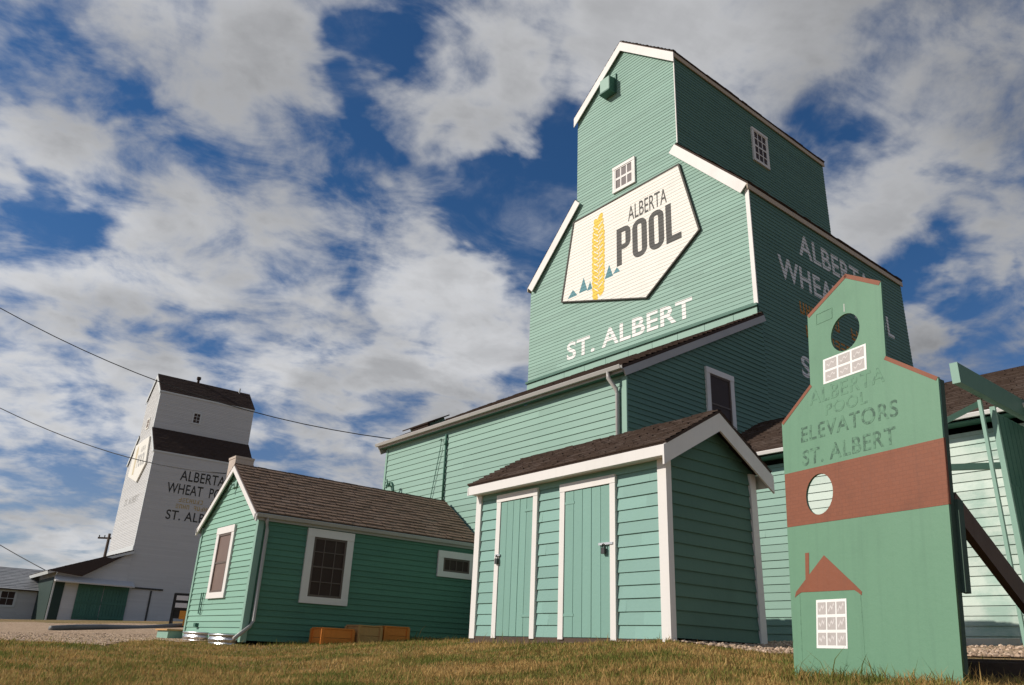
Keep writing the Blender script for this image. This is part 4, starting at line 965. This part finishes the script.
# ------------------------------------------------------------------ loose stones on the gravel
def stones():
    n = 5200; v = []; f = []
    ico = [(0,0,1),(.89,0,.45),(.28,.85,.45),(-.72,.53,.45),(-.72,-.53,.45),(.28,-.85,.45),(.72,.53,-.45),(-.28,.85,-.45),(-.89,0,-.45),(-.28,-.85,-.45),(.72,-.53,-.45),(0,0,-1)]
    fc = [(0,1,2),(0,2,3),(0,3,4),(0,4,5),(0,5,1),(1,6,2),(2,7,3),(3,8,4),(4,9,5),(5,10,1),(6,7,2),(7,8,3),(8,9,4),(9,10,5),(10,6,1),(11,7,6),(11,8,7),(11,9,8),(11,10,9),(11,6,10)]
    c = 0
    while c < n:
        if rng.random() < .6: az = rng.uniform(R(8), R(38)); d = rng.uniform(9, 15)
        else: az = rng.uniform(R(-40), R(-17)); d = rng.uniform(13.3, 24)
        x, y = math.sin(az)*d, math.cos(az)*d
        if not is_gravel(x, y): continue
        s = rng.uniform(.012, .030)*(1 if az > 0 else .75); a = rng.uniform(0, 6.28); sx, sy, sz = s*rng.uniform(.7, 1.4), s, s*rng.uniform(.5, .9); z = G(x, y)+.014; i = len(v)
        for p in ico:
            q = (p[0]*sx*rng.uniform(.8, 1.15), p[1]*sy*rng.uniform(.8, 1.15), p[2]*sz); v.append((x + q[0]*math.cos(a)-q[1]*math.sin(a), y + q[0]*math.sin(a)+q[1]*math.cos(a), z + q[2]))
        f += [tuple(i+k for k in t) for t in fc]; c += 1
    me = bpy.data.meshes.new('loose_stones'); me.from_pydata(v, [], f); me.update()
    me.materials.append(mat('gravel_stone', (.36, .25, .17), .9, .5, .2, 9, col2=(.54, .41, .31), spec=.1)); o = bpy.data.objects.new('loose_stones', me); COL.objects.link(o)
    tag(o, 'loose tan stones scattered over the gravel', 'stones', kind='stuff')
stones()

# ------------------------------------------------------------------ grass
def grass_mat():
    m = bpy.data.materials.new('dry_grass_blades'); m.use_nodes = True; N = NT(m.node_tree); N.n.clear()
    bs = N.new('ShaderNodeBsdfPrincipled'); o = N.new('ShaderNodeOutputMaterial'); N.l.new(bs.outputs[0], o.inputs[0])
    geo = N.new('ShaderNodeNewGeometry'); oc = N.new('ShaderNodeTexCoord').outputs['Object']
    r = geo.outputs['Random Per Island']
    straw = N.mix(r, (.38, .228, .080, 1), (.62, .42, .165, 1)); green = N.mix(r, (.105, .135, .024, 1), (.24, .245, .06, 1))
    patch = N.math('ADD', N.noise(oc, .75, 4, .65), N.math('MULTIPLY', N.math('SUBTRACT', r, .5), .22))
    patch = N.math('ADD', patch, N.math('MULTIPLY', N.math('SUBTRACT', N.noise(oc, 3.4, 4, .65), .5), .60))
    c = N.mix(N.smooth(patch, .45, .58), straw, green)
    c = N.mix(N.smooth(N.noise(oc, 9.0, 3, .7), .50, .72, 0, .55), c, (.10, .075, .032, 1))
    N.l.new(c, bs.inputs['Base Color']); bs.inputs['Roughness'].default_value = .8; bs.inputs['Specular IOR Level'].default_value = .15
    tr = N.new('ShaderNodeBsdfTranslucent'); N.l.new(c, tr.inputs[0]); mxs = N.new('ShaderNodeMixShader'); mxs.inputs[0].default_value = .3
    N.l.new(bs.outputs[0], mxs.inputs[1]); N.l.new(tr.outputs[0], mxs.inputs[2]); N.l.new(mxs.outputs[0], o.inputs[0])
    return m
def grass():
    n = 430000
    az = rng.uniform(R(-52), R(50), n); u = rng.random(n); d = 3.2*(17.5/3.2)**u
    x, y = np.sin(az)*d, np.cos(az)*d
    keep = np.ones(n, bool)
    for Fr, x0, x1, y0, y1 in ((FO, -4.05, .05, -.04, 2.0), (FF, -3.15, .05, -.05, 5.2)):
        c, s = math.cos(R(Fr.yaw)), math.sin(R(Fr.yaw)); dx, dy = x-Fr.X, y-Fr.Y
        lx, ly = dx*c - dy*s, dx*s + dy*c
        keep &= ~((lx > x0) & (lx < x1) & (ly > y0) & (ly < y1))
        if Fr is FO: keep &= ~((lx > -4.6) & (ly > -.12 - rng.uniform(0, .12, n)))
    edge = np.degrees(az); lim = lawn_edge(edge)
    keep &= ~((edge < -12) & (d > lim + rng.normal(0, .25, n)) & (rng.random(n) > .02))
    x, y, d = x[keep], y[keep], d[keep]; n = len(x); z = gz(x, y)
    clump = .5 + .5*np.sin(x*3.1 + 1.3*np.sin(y*2.3))*np.sin(y*2.7 + 1.1*np.sin(x*1.9))
    tall = rng.random(n) > .965
    h = rng.gamma(5, .0042, n)*(.6 + .8*clump) + .008; h[tall] *= 2.1
    # longer, unmown tufts at the foot of the cutout board
    c, s = math.cos(R(-CYAW)), math.sin(R(-CYAW)); dx, dy = x-2.584, y-4.671
    lx, ly = dx*c - dy*s, dx*s + dy*c
    for Fr, x0, x1, y0, y1 in ((FO, -4.3, .2, -.45, -.05), (FF, .02, .45, -.2, 5.3)):      # the mower missed the strips along the walls
        c1_, s1_ = math.cos(R(Fr.yaw)), math.sin(R(Fr.yaw)); ex, ey_ = x-Fr.X, y-Fr.Y; wx, wy = ex*c1_ - ey_*s1_, ex*s1_ + ey_*c1_
        strip = (wx > x0) & (wx < x1) & (wy > y0) & (wy < y1) & (rng.random(n) > .45); h[strip] *= 1.0 + 1.6*clump[strip]
    near = (lx > -1.5) & (lx < .2) & (np.abs(ly+.08) < .16); h[near] *= 1.9
    w = rng.uniform(.0013, .0026, n)*(1 + d/8); a = rng.uniform(0, 2*np.pi, n); la = rng.uniform(0, 2*np.pi, n); ln_ = h*rng.uniform(.15, .9, n)
    V = np.empty((n, 5, 3)); cx_, sx_ = np.cos(a)*w, np.sin(a)*w
    V[:, 0] = np.stack([x-cx_, y-sx_, z-.005], 1); V[:, 1] = np.stack([x+cx_, y+sx_, z-.005], 1)
    mx_, my_ = x + np.cos(la)*ln_*.35, y + np.sin(la)*ln_*.35
    V[:, 2] = np.stack([mx_+cx_*.8, my_+sx_*.8, z+h*.6], 1); V[:, 3] = np.stack([mx_-cx_*.8, my_-sx_*.8, z+h*.6], 1)
    V[:, 4] = np.stack([x + np.cos(la)*ln_, y + np.sin(la)*ln_, z+h], 1)
    me = bpy.data.meshes.new('lawn_grass'); me.vertices.add(n*5); me.vertices.foreach_set('co', V.reshape(-1))
    base = (np.arange(n)*5)[:, None]; q = (base + np.array([0, 1, 2, 3, 3, 2, 4])).reshape(-1)
    me.loops.add(n*7); me.loops.foreach_set('vertex_index', q.astype(np.int32))
    st_ = np.stack([np.arange(n)*7, np.arange(n)*7+4], 1).reshape(-1); tot = np.tile([4, 3], n)
    me.polygons.add(n*2); me.polygons.foreach_set('loop_start', st_.astype(np.int32)); me.polygons.foreach_set('loop_total', tot.astype(np.int32))
    me.update(calc_edges=True); me.validate(); me.materials.append(grass_mat())
    o = bpy.data.objects.new('lawn_grass', me); COL.objects.link(o); tag(o, 'short dry brown and green lawn grass in the foreground', 'grass', kind='stuff')
grass()

# ------------------------------------------------------------------ every separate piece of a part becomes an object of its own
def split_pieces():
    keep = {'lawn_grass', 'loose_stones', 'ground', 'gravel_yard', 'roof', 'drive_shed_roof', 'wheat_ear', 'wheat_stem_marks'}
    for o in [o for o in COL.objects if o.type == 'MESH']:
        nm = o.name.split('.')[0]
        if nm in keep or 'wall' in nm or len(o.data.vertices) > 6000 or o.modifiers: continue
        me = o.data; nv = len(me.vertices); par = list(range(nv))
        def find(a):
            while par[a] != a: par[a] = par[par[a]]; a = par[a]
            return a
        for e in me.edges:
            a, b = find(e.vertices[0]), find(e.vertices[1])
            if a != b: par[a] = b
        roots = sorted({find(i) for i in range(nv)}); idx = {r: i for i, r in enumerate(roots)}; isl = [idx[find(i)] for i in range(nv)]; k = len(roots)
        if k < 2 or k > 400: continue
        co = np.array([v.co[:] for v in me.vertices]); lo = np.full((k, 3), 1e9); hi = np.full((k, 3), -1e9); ia = np.array(isl)
        np.minimum.at(lo, ia, co); np.maximum.at(hi, ia, co); size = (hi-lo).max(1)
        gap = np.maximum(0, np.maximum(lo[:, None]-hi[None], lo[None]-hi[:, None])); near = np.sqrt((gap**2).sum(2)) <= np.maximum(.02, .5*np.maximum(size[:, None], size[None]))
        pc_ = list(range(k))
        def f2(a):
            while pc_[a] != a: a = pc_[a]
            return a
        for a, b in zip(*np.nonzero(np.triu(near, 1))):
            a, b = f2(a), f2(b)
            if a != b: pc_[a] = b
        groups = {}
        for i in range(k): groups.setdefault(f2(i), set()).add(i)
        if len(groups) < 2: continue
        first = True
        for g in groups.values():
            vi = [i for i in range(nv) if isl[i] in g]; mp = {v: j for j, v in enumerate(vi)}
            nm_ = bpy.data.meshes.new(nm); nm_.from_pydata([me.vertices[i].co[:] for i in vi], [], [[mp[v] for v in p.vertices] for p in me.polygons if p.vertices[0] in mp]); nm_.update()
            nm_.materials.append(me.materials[0])
            if me.polygons[0].use_smooth: nm_.polygons.foreach_set('use_smooth', [True]*len(nm_.polygons))
            if first: o.data = nm_; first = False
            else:
                c = o.copy(); c.data = nm_; COL.objects.link(c)
split_pieces()
